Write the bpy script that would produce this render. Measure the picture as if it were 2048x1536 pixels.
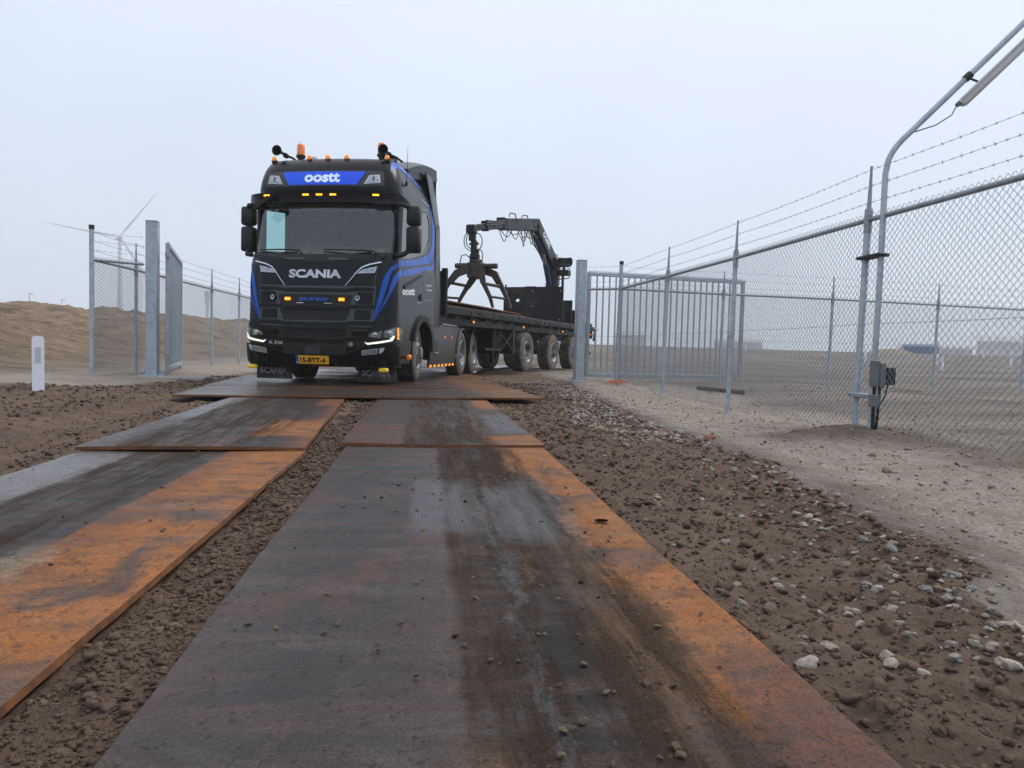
import bpy, bmesh, math, random
import numpy as np
from math import sin, cos, pi, radians, sqrt, atan2, hypot
from mathutils import Vector, Matrix
from mathutils.geometry import delaunay_2d_cdt
for o in list(bpy.data.objects): bpy.data.objects.remove(o)
SC = bpy.context.scene
COL = SC.collection
random.seed(7); RNG = np.random.default_rng(7)

# ------------------------------------------------------------------ camera
def _cam():
    yaw, pitch, roll = radians(6.934), radians(2.842), radians(1.5)
    f = Vector((sin(yaw)*cos(pitch), cos(yaw)*cos(pitch), -sin(pitch)))
    r = Vector((cos(yaw), -sin(yaw), 0)); u = r.cross(f)
    r2 = r*cos(roll) + u*sin(roll); u2 = -r*sin(roll) + u*cos(roll)
    cd = bpy.data.cameras.new('camera'); cam = bpy.data.objects.new('camera', cd); COL.objects.link(cam)
    m = Matrix.Identity(4)
    for i in range(3):
        m[i][0], m[i][1], m[i][2] = r2[i], u2[i], -f[i]
    m[0][3], m[1][3], m[2][3] = 0, 0, .70
    cam.matrix_world = m
    cd.sensor_fit = 'HORIZONTAL'; cd.sensor_width = 36; cd.lens = 36*1420/2048
    cd.clip_start = .05; cd.clip_end = 6000
    SC.camera = cam
_cam()

# ------------------------------------------------------------------ sky, sun, exposure
def nd(nt, typ, inp=None, **at):
    n = nt.nodes.new('ShaderNode'+typ)
    for k, v in at.items(): setattr(n, k, v)
    for k, v in (inp or {}).items():
        s = n.inputs[k]
        if isinstance(v, bpy.types.NodeSocket): nt.links.new(v, s)
        elif hasattr(v, 'outputs'): nt.links.new(v.outputs[0], s)
        else: s.default_value = v
    return n
SUN_EL, SUN_AZ = radians(48), radians(70)      # azimuth clockwise from +Y
W = bpy.data.worlds.new('World'); SC.world = W; W.use_nodes = True
wt = W.node_tree; wt.nodes.clear()
sky = nd(wt, 'TexSky', sky_type='NISHITA', sun_disc=False, sun_elevation=SUN_EL, sun_rotation=SUN_AZ, air_density=1.5, dust_density=6.0, ozone_density=2.0)
tc = nd(wt, 'TexCoord')
cl = nd(wt, 'TexNoise', {'Vector': tc.outputs['Generated'], 'Scale': 1.6, 'Detail': 4.0, 'Roughness': .5, 'Distortion': .4})
# the overcast: an even cloud sheet, a little brighter overhead, with faint soft structure
sep = nd(wt, 'SeparateXYZ', {'Vector': tc.outputs['Generated']})
ov = nd(wt, 'ValToRGB', {'Fac': sep.outputs['Z']})
e = ov.color_ramp.elements
e[0].position = 0.0; e[0].color = (.565, .650, .765, 1)
e[1].position = 1.0; e[1].color = (1.00, 1.04, 1.10, 1)
for p, c in ((.10, (.545, .655, .815, 1)), (.28, (.600, .705, .850, 1)), (.5, (.70, .78, .90, 1)), (.75, (.90, .95, 1.03, 1))):
    q = e.new(p); q.color = c
cm = nd(wt, 'MapRange', {'Value': cl.outputs['Fac'], 'From Min': .3, 'From Max': .7, 'To Min': .94, 'To Max': 1.05})
mul = nd(wt, 'VectorMath', {0: ov.outputs['Color']}, operation='SCALE'); wt.links.new(cm.outputs[0], mul.inputs['Scale'])
bg1 = nd(wt, 'Background', {'Color': mul.outputs[0], 'Strength': 1.0})
bg2 = nd(wt, 'Background', {'Color': sky.outputs[0], 'Strength': .08})
mx = nd(wt, 'MixShader', {0: .12, 1: bg1, 2: bg2})
wo = nd(wt, 'OutputWorld', {'Surface': mx})
sl = bpy.data.lights.new('sun', 'SUN'); sl.energy = 1.5; sl.angle = radians(25); sl.color = (1, .93, .84)
so = bpy.data.objects.new('sun', sl); COL.objects.link(so)
so.rotation_euler = Vector((-sin(SUN_AZ)*cos(SUN_EL), -cos(SUN_AZ)*cos(SUN_EL), -sin(SUN_EL))).to_track_quat('-Z', 'Y').to_euler()
cy = SC.cycles; cy.volume_bounces = 2; cy.max_bounces = 6; cy.diffuse_bounces = 3; cy.glossy_bounces = 3; cy.transparent_max_bounces = 8; cy.caustics_reflective = False; cy.caustics_refractive = False
vs = SC.view_settings; vs.view_transform = 'Standard'; vs.look = 'None'; vs.exposure = .34; vs.gamma = 1; vs.use_curve_mapping = False

# ------------------------------------------------------------------ mesh helpers
def mk(name, v, f, mat, parent=None, smooth=None):
    me = bpy.data.meshes.new(name)
    me.from_pydata([tuple(p) for p in v], [], [tuple(q) for q in f])
    if mat: me.materials.append(mat)
    if smooth is not None:
        me.polygons.foreach_set('use_smooth', [True]*len(me.polygons)); me.set_sharp_from_angle(angle=radians(smooth))
    o = bpy.data.objects.new(name, me); COL.objects.link(o)
    if parent: o.parent = parent
    return o
def mknp(name, v, f, mat, parent=None, smooth=False):
    """fast path: numpy verts, all faces with the same corner count"""
    v = np.asarray(v, np.float32); f = np.asarray(f, np.int32); k = f.shape[1]
    me = bpy.data.meshes.new(name)
    me.vertices.add(len(v)); me.vertices.foreach_set('co', v.ravel())
    me.loops.add(f.size); me.loops.foreach_set('vertex_index', f.ravel())
    me.polygons.add(len(f)); me.polygons.foreach_set('loop_start', np.arange(0, f.size, k, dtype=np.int32))
    me.polygons.foreach_set('use_smooth', np.full(len(f), smooth)); me.update(calc_edges=True)
    if mat: me.materials.append(mat)
    o = bpy.data.objects.new(name, me); COL.objects.link(o)
    if parent: o.parent = parent
    return o
def tag(o, label=None, cat=None, group=None, kind=None):
    for k, v in (('label', label), ('category', cat), ('group', group), ('kind', kind)):
        if v: o[k] = v
    return o
def thing(name, label, cat, loc=(0, 0, 0), rz=0, group=None):
    o = bpy.data.objects.new(name, None); COL.objects.link(o); o.empty_display_size = .2
    o.location = loc; o.rotation_euler = (0, 0, rz)
    return tag(o, label, cat, group)
def copy_tree(o, parent=None):
    c = o.copy(); COL.objects.link(c)
    if parent: c.parent = parent
    for ch in o.children: copy_tree(ch, c)
    return c
def frame(d):
    d = Vector(d).normalized(); a = Vector((0, 0, 1)) if abs(d.z) < .95 else Vector((1, 0, 0))
    x = a.cross(d).normalized(); return x, d.cross(x), d
class MB:
    def __init__(s): s.v = []; s.f = []
    def add(s, v, f):
        n = len(s.v); s.v += [tuple(p) for p in v]; s.f += [tuple(i+n for i in q) for q in f]; return s
    def box(s, x0, x1, y0, y1, z0, z1, ch=0., M=None):
        c = min(ch, (x1-x0)*.45, (y1-y0)*.45, (z1-z0)*.45)
        if c <= 0:
            v = [(x, y, z) for z in (z0, z1) for y in (y0, y1) for x in (x0, x1)]
            f = [(0, 2, 3, 1), (4, 5, 7, 6), (0, 1, 5, 4), (2, 6, 7, 3), (0, 4, 6, 2), (1, 3, 7, 5)]
        else:
            bm = bmesh.new(); bmesh.ops.create_cube(bm, size=1)
            for p in bm.verts: p.co = Vector(((x0+x1)/2+p.co.x*(x1-x0), (y0+y1)/2+p.co.y*(y1-y0), (z0+z1)/2+p.co.z*(z1-z0)))
            bmesh.ops.bevel(bm, geom=bm.edges[:], offset=c, segments=1, affect='EDGES')
            bm.verts.index_update(); v = [p.co.copy() for p in bm.verts]; f = [[p.index for p in q.verts] for q in bm.faces]; bm.free()
        if M is not None: v = [M @ Vector(p) for p in v]
        return s.add(v, f)
    def bar(s, p0, p1, w, h, ch=0., up=(0, 0, 1)):
        p0, p1 = Vector(p0), Vector(p1); d = (p1-p0); L = d.length; d.normalize(); u = Vector(up)
        if abs(d.dot(u)) > .98: u = Vector((1, 0, 0))
        x = d.cross(u).normalized(); z = x.cross(d)
        M = Matrix(((x.x, d.x, z.x, p0.x), (x.y, d.y, z.y, p0.y), (x.z, d.z, z.z, p0.z), (0, 0, 0, 1)))
        return s.box(-w/2, w/2, 0, L, -h/2, h/2, ch, M)
    def tube(s, pts, r, n=8, cap=True):
        pts = [Vector(p) for p in pts]; R = r if hasattr(r, '__len__') else [r]*len(pts); rings = []
        t0 = (pts[1]-pts[0]).normalized(); x, y, _ = frame(t0); pt = t0
        for i, p in enumerate(pts):
            a = pts[max(0, i-1)]; b = pts[min(len(pts)-1, i+1)]; t = (b-a)
            t = t.normalized() if t.length > 1e-9 else pt
            q = pt.rotation_difference(t); x = q @ x; y = q @ y; pt = t
            rings.append([p + (x*cos(2*pi*k/n)+y*sin(2*pi*k/n))*R[i] for k in range(n)])
        v = [p for g in rings for p in g]; f = []
        for i in range(len(pts)-1):
            for k in range(n):
                a, b = i*n+k, i*n+(k+1) % n; f.append((a, b, b+n, a+n))
        if cap: f.append(tuple(range(n))[::-1]); f.append(tuple((len(pts)-1)*n+k for k in range(n)))
        return s.add(v, f)
    def cyl(s, p0, p1, r0, r1=None, n=12): return s.tube([p0, p1], [r0, r0 if r1 is None else r1], n)
    def lathe(s, prof, o=(0, 0, 0), ax=(0, 0, 1), n=24, mod=None, close=False):
        x, y, z = frame(ax); o = Vector(o); v = []; f = []; m = len(prof)
        for k in range(n):
            a = 2*pi*k/n
            for j, (r, h) in enumerate(prof):
                rr = r-(mod(k, j) if mod else 0)
                v.append(o+(x*cos(a)+y*sin(a))*rr+z*h)
        for k in range(n):
            for j in range(m-1 if not close else m):
                a, b = k*m+j, k*m+(j+1) % m; c, d = ((k+1) % n)*m+(j+1) % m, ((k+1) % n)*m+j
                f.append((a, d, c, b))
        return s.add(v, f)
    def prism(s, poly, fn0, fn1):
        n = len(poly); v = [fn0(*p) for p in poly]+[fn1(*p) for p in poly]
        return s.add(v, [tuple(range(n))[::-1], tuple(range(n, 2*n))]+[(i, (i+1) % n, n+(i+1) % n, n+i) for i in range(n)])
    def build(s, name, mat, parent=None, smooth=None): return mk(name, s.v, s.f, mat, parent, smooth)
def arc(p0, p1, sag, n=10):
    p0, p1 = Vector(p0), Vector(p1)
    return [p0.lerp(p1, t/n)-Vector((0, 0, sag*4*(t/n)*(1-t/n))) for t in range(n+1)]
def sph(mb, c, r, n=10, m=6, sc=(1, 1, 1)):
    v = []; f = []
    for i in range(m+1):
        for k in range(n):
            t = pi*i/m; a = 2*pi*k/n
            v.append((c[0]+r*sc[0]*sin(t)*cos(a), c[1]+r*sc[1]*sin(t)*sin(a), c[2]+r*sc[2]*cos(t)))
    for i in range(m):
        for k in range(n):
            f.append((i*n+k, (i+1)*n+k, (i+1)*n+(k+1) % n, i*n+(k+1) % n))
    return mb.add(v, f)
def inside(poly, x, y):
    c = False; j = len(poly)-1
    for i in range(len(poly)):
        xi, yi = poly[i]; xj, yj = poly[j]
        if (yi > y) != (yj > y) and x < (xj-xi)*(y-yi)/(yj-yi)+xi: c = not c
        j = i
    return c
def cdt(outer, holes=(), du=.1, dv=.1, keep=None):
    """triangulate a 2-D polygon (with holes) with inner grid points -> verts, tris"""
    V = []; E = []
    def loop(P):
        n0 = len(V); Q = []
        for i, p in enumerate(P):
            q = P[(i+1) % len(P)]; k = max(1, int(max(abs(q[0]-p[0])/du, abs(q[1]-p[1])/dv)+.5))
            for t in range(k): Q.append((p[0]+(q[0]-p[0])*t/k, p[1]+(q[1]-p[1])*t/k))
        V.extend(Q); E.extend((n0+i, n0+(i+1) % len(Q)) for i in range(len(Q)))
    loop(outer)
    for h in holes: loop(h)
    us = [p[0] for p in outer]; vs_ = [p[1] for p in outer]
    for u in np.arange(min(us)+du/2, max(us), du):
        for w in np.arange(min(vs_)+dv/2, max(vs_), dv):
            if inside(outer, u, w) and not any(inside(h, u, w) for h in holes): V.append((float(u), float(w)))
    v, e, f, *_ = delaunay_2d_cdt([Vector(p) for p in V], E, [], 0, 1e-5)
    T = []
    for t in f:
        c = sum((v[i] for i in t), Vector((0, 0)))/len(t)
        if inside(outer, *c) and not any(inside(h, *c) for h in holes): T.append(tuple(t))
    return [tuple(p) for p in v], T
def solid(v2, T, top, bot):
    """a sheet with thickness: top(u,v), bot(u,v) map 2-D points to 3-D"""
    n = len(v2); ec = {}
    for t in T:
        for i in range(len(t)):
            a, b = t[i], t[(i+1) % len(t)]; ec[(a, b)] = ec.get((a, b), 0)+1
    F = list(T)+[tuple(n+i for i in t[::-1]) for t in T]
    F += [(b, a, n+a, n+b) for (a, b) in ec if (b, a) not in ec]
    u = np.array([p[0] for p in v2]); w = np.array([p[1] for p in v2])
    return np.vstack([top(u, w), bot(u, w)]), F
def text2d(txt, bold=0., size=1.):
    c = bpy.data.curves.new('lettering', 'FONT'); c.body = txt; c.size = size; c.offset = bold; c.resolution_u = 3
    o = bpy.data.objects.new('lettering', c); me = bpy.data.meshes.new_from_object(o)
    v = np.array([p.co[:2] for p in me.vertices]); f = [tuple(p.vertices) for p in me.polygons]
    bpy.data.objects.remove(o); bpy.data.curves.remove(c); bpy.data.meshes.remove(me)
    v -= v.min(0); v /= v.max(0); return v, f          # fitted to the unit square
# ------------------------------------------------------------------ materials
def newmat(name):
    m = bpy.data.materials.new(name); m.use_nodes = True; t = m.node_tree; t.nodes.clear()
    b = nd(t, 'BsdfPrincipled'); nd(t, 'OutputMaterial', {'Surface': b}); return m, t, b
def M(name, col, rough=.5, metal=0., col2=None, scale=5., detail=5., lo=.35, hi=.65, rvar=.1, bump=0., bscale=60., coat=0., emis=0., ecol=None, trans=0., spec=.5):
    m, t, b = newmat(name)
    tc = nd(t, 'TexCoord'); v = tc.outputs['Object']
    n = nd(t, 'TexNoise', {'Vector': v, 'Scale': scale, 'Detail': detail, 'Roughness': .6})
    r = nd(t, 'MapRange', {'Value': n.outputs['Fac'], 'From Min': lo, 'From Max': hi})
    if col2 is None: col2 = tuple(c*.8 for c in col)
    mx = nd(t, 'Mix', {0: r.outputs[0], 6: (*col, 1), 7: (*col2, 1)}, data_type='RGBA')
    t.links.new(mx.outputs[2], b.inputs['Base Color'])
    rr = nd(t, 'MapRange', {'Value': n.outputs['Fac'], 'From Min': .3, 'From Max': .7, 'To Min': max(.02, rough-rvar), 'To Max': min(1, rough+rvar)})
    t.links.new(rr.outputs[0], b.inputs['Roughness'])
    b.inputs['Metallic'].default_value = metal; b.inputs['Coat Weight'].default_value = coat; b.inputs['Coat Roughness'].default_value = .12
    b.inputs['Specular IOR Level'].default_value = spec; b.inputs['Transmission Weight'].default_value = trans
    if bump:
        bn = nd(t, 'TexNoise', {'Vector': v, 'Scale': bscale, 'Detail': 4.})
        bu = nd(t, 'Bump', {'Height': bn.outputs['Fac'], 'Strength': bump, 'Distance': .01}); t.links.new(bu.outputs[0], b.inputs['Normal'])
    if emis:
        b.inputs['Emission Color'].default_value = (*(ecol or col), 1); b.inputs['Emission Strength'].default_value = emis
    return m
def dirty(name, col, rough, dirt=(.115, .085, .062), amt=.5, metal=0., scale=7., coat=0., zlo=None, zhi=None, bump=.0, spec=.5):
    """paint or rubber with dust and dried mud; zlo..zhi: splash height up the object"""
    m, t, b = newmat(name); tc = nd(t, 'TexCoord'); v = tc.outputs['Object']
    n = nd(t, 'TexNoise', {'Vector': v, 'Scale': scale, 'Detail': 8., 'Roughness': .65})
    n2 = nd(t, 'TexNoise', {'Vector': v, 'Scale': scale*.25, 'Detail': 3.})
    a = nd(t, 'Math', {0: n.outputs['Fac'], 1: n2.outputs['Fac']}, operation='ADD')
    r = nd(t, 'MapRange', {'Value': a, 'From Min': 1.15-.4*amt, 'From Max': 1.45-.4*amt})
    fac = r.outputs[0]
    if zlo is not None:
        sp = nd(t, 'SeparateXYZ', {'Vector': v}); g = nd(t, 'MapRange', {'Value': sp.outputs['Z'], 'From Min': zhi, 'From Max': zlo})
        k = nd(t, 'Math', {0: fac, 1: g.outputs[0]}, operation='MULTIPLY'); fac = k.outputs[0]
    mx = nd(t, 'Mix', {0: fac, 6: (*col, 1), 7: (*dirt, 1)}, data_type='RGBA'); t.links.new(mx.outputs[2], b.inputs['Base Color'])
    rr = nd(t, 'MapRange', {'Value': fac, 'To Min': rough, 'To Max': .9}); t.links.new(rr.outputs[0], b.inputs['Roughness'])
    b.inputs['Metallic'].default_value = metal; b.inputs['Coat Weight'].default_value = coat; b.inputs['Coat Roughness'].default_value = .15; b.inputs['Specular IOR Level'].default_value = spec
    if bump:
        bu = nd(t, 'Bump', {'Height': n.outputs['Fac'], 'Strength': bump, 'Distance': .01}); t.links.new(bu.outputs[0], b.inputs['Normal'])
    return m
def glassmat(name, tint, refl=1.45, dark=0.):
    m = bpy.data.materials.new(name); m.use_nodes = True; t = m.node_tree; t.nodes.clear()
    tr = nd(t, 'BsdfTransparent', {'Color': (*tint, 1)}); gl = nd(t, 'BsdfGlossy', {'Color': (1, 1, 1, 1), 'Roughness': .03})
    lw = nd(t, 'LayerWeight', {'Blend': .5}); pw = nd(t, 'Math', {0: lw.outputs['Facing'], 1: 4.}, operation='POWER'); fr = nd(t, 'MapRange', {'Value': pw, 'To Min': .085 if refl > 1.46 else .03, 'To Max': .9})
    mx = nd(t, 'MixShader', {0: fr.outputs[0], 1: tr, 2: gl}); nd(t, 'OutputMaterial', {'Surface': mx}); return m
def galv(name, base=(.40, .45, .50), k=1.):
    m, t, b = newmat(name); tc = nd(t, 'TexCoord'); v = tc.outputs['Object']
    vo = nd(t, 'TexVoronoi', {'Vector': v, 'Scale': 55.}); n = nd(t, 'TexNoise', {'Vector': v, 'Scale': 9., 'Detail': 6.})
    a = nd(t, 'Math', {0: vo.outputs['Color'], 1: .35}, operation='MULTIPLY'); a2 = nd(t, 'Math', {0: a, 1: n.outputs['Fac']}, operation='ADD')
    r = nd(t, 'ValToRGB', {'Fac': a2}); e = r.color_ramp.elements
    e[0].position = .35; e[0].color = (*(c*.72*k for c in base), 1); e[1].position = .85; e[1].color = (*(c*1.15*k for c in base), 1)
    t.links.new(r.outputs[0], b.inputs['Base Color']); b.inputs['Metallic'].default_value = .35; b.inputs['Roughness'].default_value = .5
    return m
MT = {}
MT['paint'] = dirty('satin_black_paint', (.0050, .0060, .0088), .27, spec=.24, dirt=(.05, .045, .04), amt=.25, scale=9, coat=.0, zlo=.2, zhi=1.3)
MT['paint2'] = dirty('black_panel_paint', (.0036, .0043, .0062), .25, spec=.22, dirt=(.045, .04, .035), amt=.2, scale=9, coat=.0, zlo=.2, zhi=1.2)
MT['greypaint'] = dirty('dark_grey_skirt_paint', (.026, .029, .036), .40, dirt=(.07, .06, .05), amt=.45, coat=.1, zlo=0., zhi=1.3)
MT['plastic'] = M('black_plastic', (.009, .0095, .011), .5, spec=.35, bump=.08, bscale=200)
MT['gloss'] = M('gloss_black', (.010, .010, .012), .12, rvar=.04, coat=.5)
MT['chassis'] = dirty('chassis_black', (.008, .008, .009), .55, spec=.3, dirt=(.05, .04, .032), amt=.45)
MT['trailer'] = dirty('trailer_black_steel', (.005, .0055, .0075), .42, spec=.22, dirt=(.045, .040, .036), amt=.4, scale=5)
MT['crane'] = dirty('crane_black_paint', (.0045, .005, .0075), .36, spec=.22, dirt=(.03, .025, .022), amt=.25, scale=5)
MT['craneblue'] = dirty('crane_blue_paint', (.010, .035, .16), .4, dirt=(.05, .04, .05), amt=.5)
MT['blue'] = M('stripe_blue', (.014, .100, .50), .32, col2=(.012, .085, .44), coat=.0, spec=.25)
MT['signblue'] = M('lit_sign_blue', (.005, .06, .55), .25, col2=(.004, .05, .48), emis=.35, ecol=(.002, .07, .75))
MT['superblue'] = M('emblem_blue', (.014, .10, .46), .35)
MT['white'] = M('white_lettering', (.72, .75, .80), .45, col2=(.62, .65, .70))
MT['signwhite'] = M('lit_sign_white', (.75, .85, .95), .4, emis=.25, ecol=(.6, .75, 1))
MT['greylet'] = dirty('grey_lettering', (.36, .38, .42), .5, amt=.45, scale=20)
MT['chrome'] = M('chrome', (.72, .73, .75), .16, 1., rvar=.05)
MT['silver'] = M('silver_trim', (.55, .56, .58), .3, .8)
MT['lamp_in'] = M('lamp_reflector', (.62, .65, .70), .18, .9, scale=30, col2=(.25, .27, .30))
MT['drl'] = M('daytime_lamp', (.9, .9, .8), .3, emis=.9, ecol=(.95, 1, .80))
MT['amber'] = M('amber_lit_lamp', (.85, .28, .02), .25, col2=(.9, .35, .03), emis=.9, ecol=(1, .33, .02), scale=40)
MT['amberroof'] = M('amber_roof_lens', (.80, .26, .02), .2, col2=(.6, .16, .012), scale=30, coat=.5, emis=.4, ecol=(1, .30, .02))
MT['amberbar'] = M('amber_led', (.9, .45, .03), .25, emis=1.5, ecol=(1, .5, .03))
MT['amberdull'] = M('orange_lens', (.62, .13, .015), .18, col2=(.75, .2, .02), scale=25, coat=.5, emis=.12, ecol=(1, .25, .02))
MT['yellowlens'] = M('yellow_lens', (.75, .55, .02), .2, col2=(.6, .4, .01), scale=25, coat=.5, emis=.12, ecol=(1, .7, .03))
MT['redlens'] = M('red_lens', (.42, .02, .012), .2, coat=.5)
MT['clear'] = glassmat('lamp_glass', (.86, .88, .9))
MT['glass'] = glassmat('windscreen_glass', (.74, .84, .85), 1.5)
MT['sideglass'] = glassmat('side_glass', (.50, .80, .78), 1.5)
MT['interior'] = M('cab_interior', (.018, .019, .021), .7, bump=.1)
MT['interior2'] = M('cab_upholstery', (.035, .037, .040), .8, bump=.1)
MT['valance'] = M('grey_valance', (.16, .17, .175), .9)
MT['honey'] = None
MT['tyre'] = dirty('muddy_tyre_rubber', (.020, .019, .018), .75, dirt=(.13, .105, .08), amt=.75, scale=9, bump=.3)
MT['tyreside'] = dirty('dusty_tyre_rubber', (.05, .049, .047), .75, dirt=(.13, .112, .094), amt=.85, scale=5, bump=.1)
MT['rim'] = dirty('steel_rim', (.30, .31, .33), .42, dirt=(.12, .10, .085), amt=.5, metal=.55, scale=8)
MT['rimdark'] = dirty('dusty_hub', (.12, .12, .12), .5, dirt=(.16, .14, .12), amt=.5, metal=.5)
MT['plateyellow'] = M('number_plate_yellow', (.85, .42, .015), .4, col2=(.8, .38, .012))
MT['plateblue'] = M('number_plate_blue', (.012, .06, .42), .4)
MT['ink'] = M('dark_print', (.02, .012, .008), .5)
MT['flap'] = dirty('mud_flap_rubber', (.018, .018, .018), .6, dirt=(.14, .12, .095), amt=.6, scale=12, zlo=.1, zhi=.5)
MT['galv'] = galv('galvanised_steel'); MT['galvd'] = galv('weathered_galvanised_steel', (.30, .33, .36))
MT['wire'] = galv('galvanised_wire', (.17, .19, .23)); MT['barb'] = galv('barbed_wire_steel', (.16, .17, .20))
MT['rust'] = M('rusty_brown_steel', (.040, .028, .023), .65, .2, col2=(.085, .042, .024), scale=9, bump=.25, bscale=40)
MT['grab'] = M('worn_grapple_steel', (.022, .018, .017), .5, .3, col2=(.060, .038, .028), scale=6, bump=.2, bscale=50)
MT['pin'] = M('worn_pin_steel', (.10, .068, .052), .5, .4, col2=(.05, .035, .03), scale=20)
MT['hose'] = M('rubber_hose', (.016, .016, .018), .5)
MT['cylrod'] = M('hydraulic_rod', (.5, .5, .52), .2, 1.)
MT['whitepost'] = dirty('white_post_plastic', (.78, .80, .86), .45, dirt=(.30, .26, .22), amt=.32, scale=10, zlo=-.1, zhi=.45)
MT['reflector'] = M('pale_reflector', (.55, .56, .60), .3, col2=(.45, .46, .5), scale=60)
MT['concrete'] = M('concrete', (.36, .34, .31), .9, col2=(.28, .265, .24), scale=12, bump=.3)
MT['boxgrey'] = M('grey_enclosure', (.17, .18, .20), .5)
MT['holeblack'] = M('hole_shadow_black', (.006, .005, .004), 1., spec=0., rvar=0.)
MT['boxblack'] = M('black_enclosure', (.01, .01, .012), .5)
MT['lampbody'] = M('lamp_grey_body', (.50, .50, .52), .5)
MT['diffuser'] = M('frosted_diffuser', (.66, .66, .70), .25, col2=(.56, .55, .58), scale=4, coat=.3)
MT['turbine'] = M('turbine_haze_grey', (.50, .58, .70), .5)  # distance haze painted into the colour: bluish grey, close to the sky
MT['farblue'] = M('blue_sheeting', (.05, .10, .24), .6, col2=(.07, .13, .28)); MT['fargrey'] = M('grey_cladding', (.30, .31, .33), .8); MT['farroof'] = M('pale_roof', (.42, .43, .45), .8)
MT['wood'] = M('pale_wood', (.42, .30, .16), .8, col2=(.3, .2, .1), scale=20)
MT['orange'] = M('orange_mesh_plastic', (.75, .16, .03), .5)
def honeymat():
    m, t, b = newmat('honeycomb_grille'); tc = nd(t, 'TexCoord')
    mp = nd(t, 'Mapping', {'Vector': tc.outputs['Object'], 'Scale': (28., 0.001, 44.)}); vo = nd(t, 'TexVoronoi', {'Vector': mp, 'Scale': 1., 'Randomness': .12}, feature='DISTANCE_TO_EDGE', voronoi_dimensions='3D')
    r = nd(t, 'MapRange', {'Value': vo.outputs['Distance'], 'From Min': .06, 'From Max': .16})
    mx = nd(t, 'Mix', {0: r.outputs[0], 6: (.028, .029, .032, 1), 7: (.003, .003, .003, 1)}, data_type='RGBA'); t.links.new(mx.outputs[2], b.inputs['Base Color'])
    b.inputs['Roughness'].default_value = .45
    bu = nd(t, 'Bump', {'Height': r.outputs[0], 'Strength': 1., 'Distance': .02}, invert=True); t.links.new(bu.outputs[0], b.inputs['Normal']); return m
MT['honey'] = honeymat()
# ------------------------------------------------------------------ ground
def vnoise(x, y, seed=0):
    xi = np.floor(x).astype(np.int64); yi = np.floor(y).astype(np.int64); fx = x-xi; fy = y-yi
    fx = fx*fx*(3-2*fx); fy = fy*fy*(3-2*fy)
    def h(a, b):
        n = (a*374761393+b*668265263+seed*1274126177) & 0x7fffffff
        n = ((n ^ (n >> 13))*1274126177) & 0x7fffffff
        return ((n ^ (n >> 16)) & 0xffff)/32767.5-1
    return (h(xi, yi)*(1-fx)+h(xi+1, yi)*fx)*(1-fy)+(h(xi, yi+1)*(1-fx)+h(xi+1, yi+1)*fx)*fy
def fbm(x, y, oct=4, seed=0, g=.5):
    a = 1.; r = 0*x; k = 1.
    for i in range(oct): r = r+a*vnoise(x*k+17.3*i, y*k-9.1*i, seed+i); a *= g; k *= 2.03
    return r
def S(t): t = np.clip(t, 0, 1); return t*t*(3-2*t)
# steel plates lying on the ground: centre x, y, width, length, turn (deg), z of the near and far top edge
PLATES = [
    dict(c=(.150, 2.42), w=1.36, l=5.0, r=0., z=(0., 0.)),
    dict(c=(.115, 7.43), w=1.42, l=4.96, r=.55, z=(.022, .004)),
    dict(c=(-1.445, 2.26), w=1.33, l=4.96, r=-.2, z=(0., 0.)),
    dict(c=(-1.60, 7.17), w=1.37, l=4.96, r=3.2, z=(.022, .004))]
XP = []
def _cross():
    p = np.array([-.80, 10.22]); rots = [5, 4.2, 3, 1, -3, -7, -12, -17, -21, -25, -28, -30, -32, -34, -36, -38, -40, -42]
    for k, r in enumerate(rots):
        if k: p = p+1.965*np.array([-sin(radians(r)), cos(radians(r))])*.5+1.965*np.array([-sin(radians(rots[k-1])), cos(radians(rots[k-1]))])*.5
        j = random.uniform(-.10, .10) if k else 0
        XP.append(dict(c=(p[0]+j*cos(radians(r)), p[1]+j*sin(radians(r))), w=1.90, l=4.72, r=r, z=(.036+.004*(k % 2), .036+.004*(k % 2))))
_cross()
def soil_edge(y): return np.interp(y, [-3, 0, 1.75, 2.44, 4.29, 6.6, 10, 17.7, 30], [1.3, 1.36, 1.68, 1.93, 2.27, 2.25, 2.55, 3.0, 3.4])
def soil_west(y): return np.interp(y, [-3, 6.7, 9.3, 14.4, 25], [-4.4, -4.9, -4.8, -3.75, -4.0])
def soil_mask(x, y):
    n = fbm(x*1.7, y*1.7, 4, 5)
    a = S((soil_edge(y)+.16*n-x)/.14+.5); b = S((x-soil_west(y)+.28*n)/.5+.5); c = S((26-y)/8)
    return a*b*c
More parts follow.
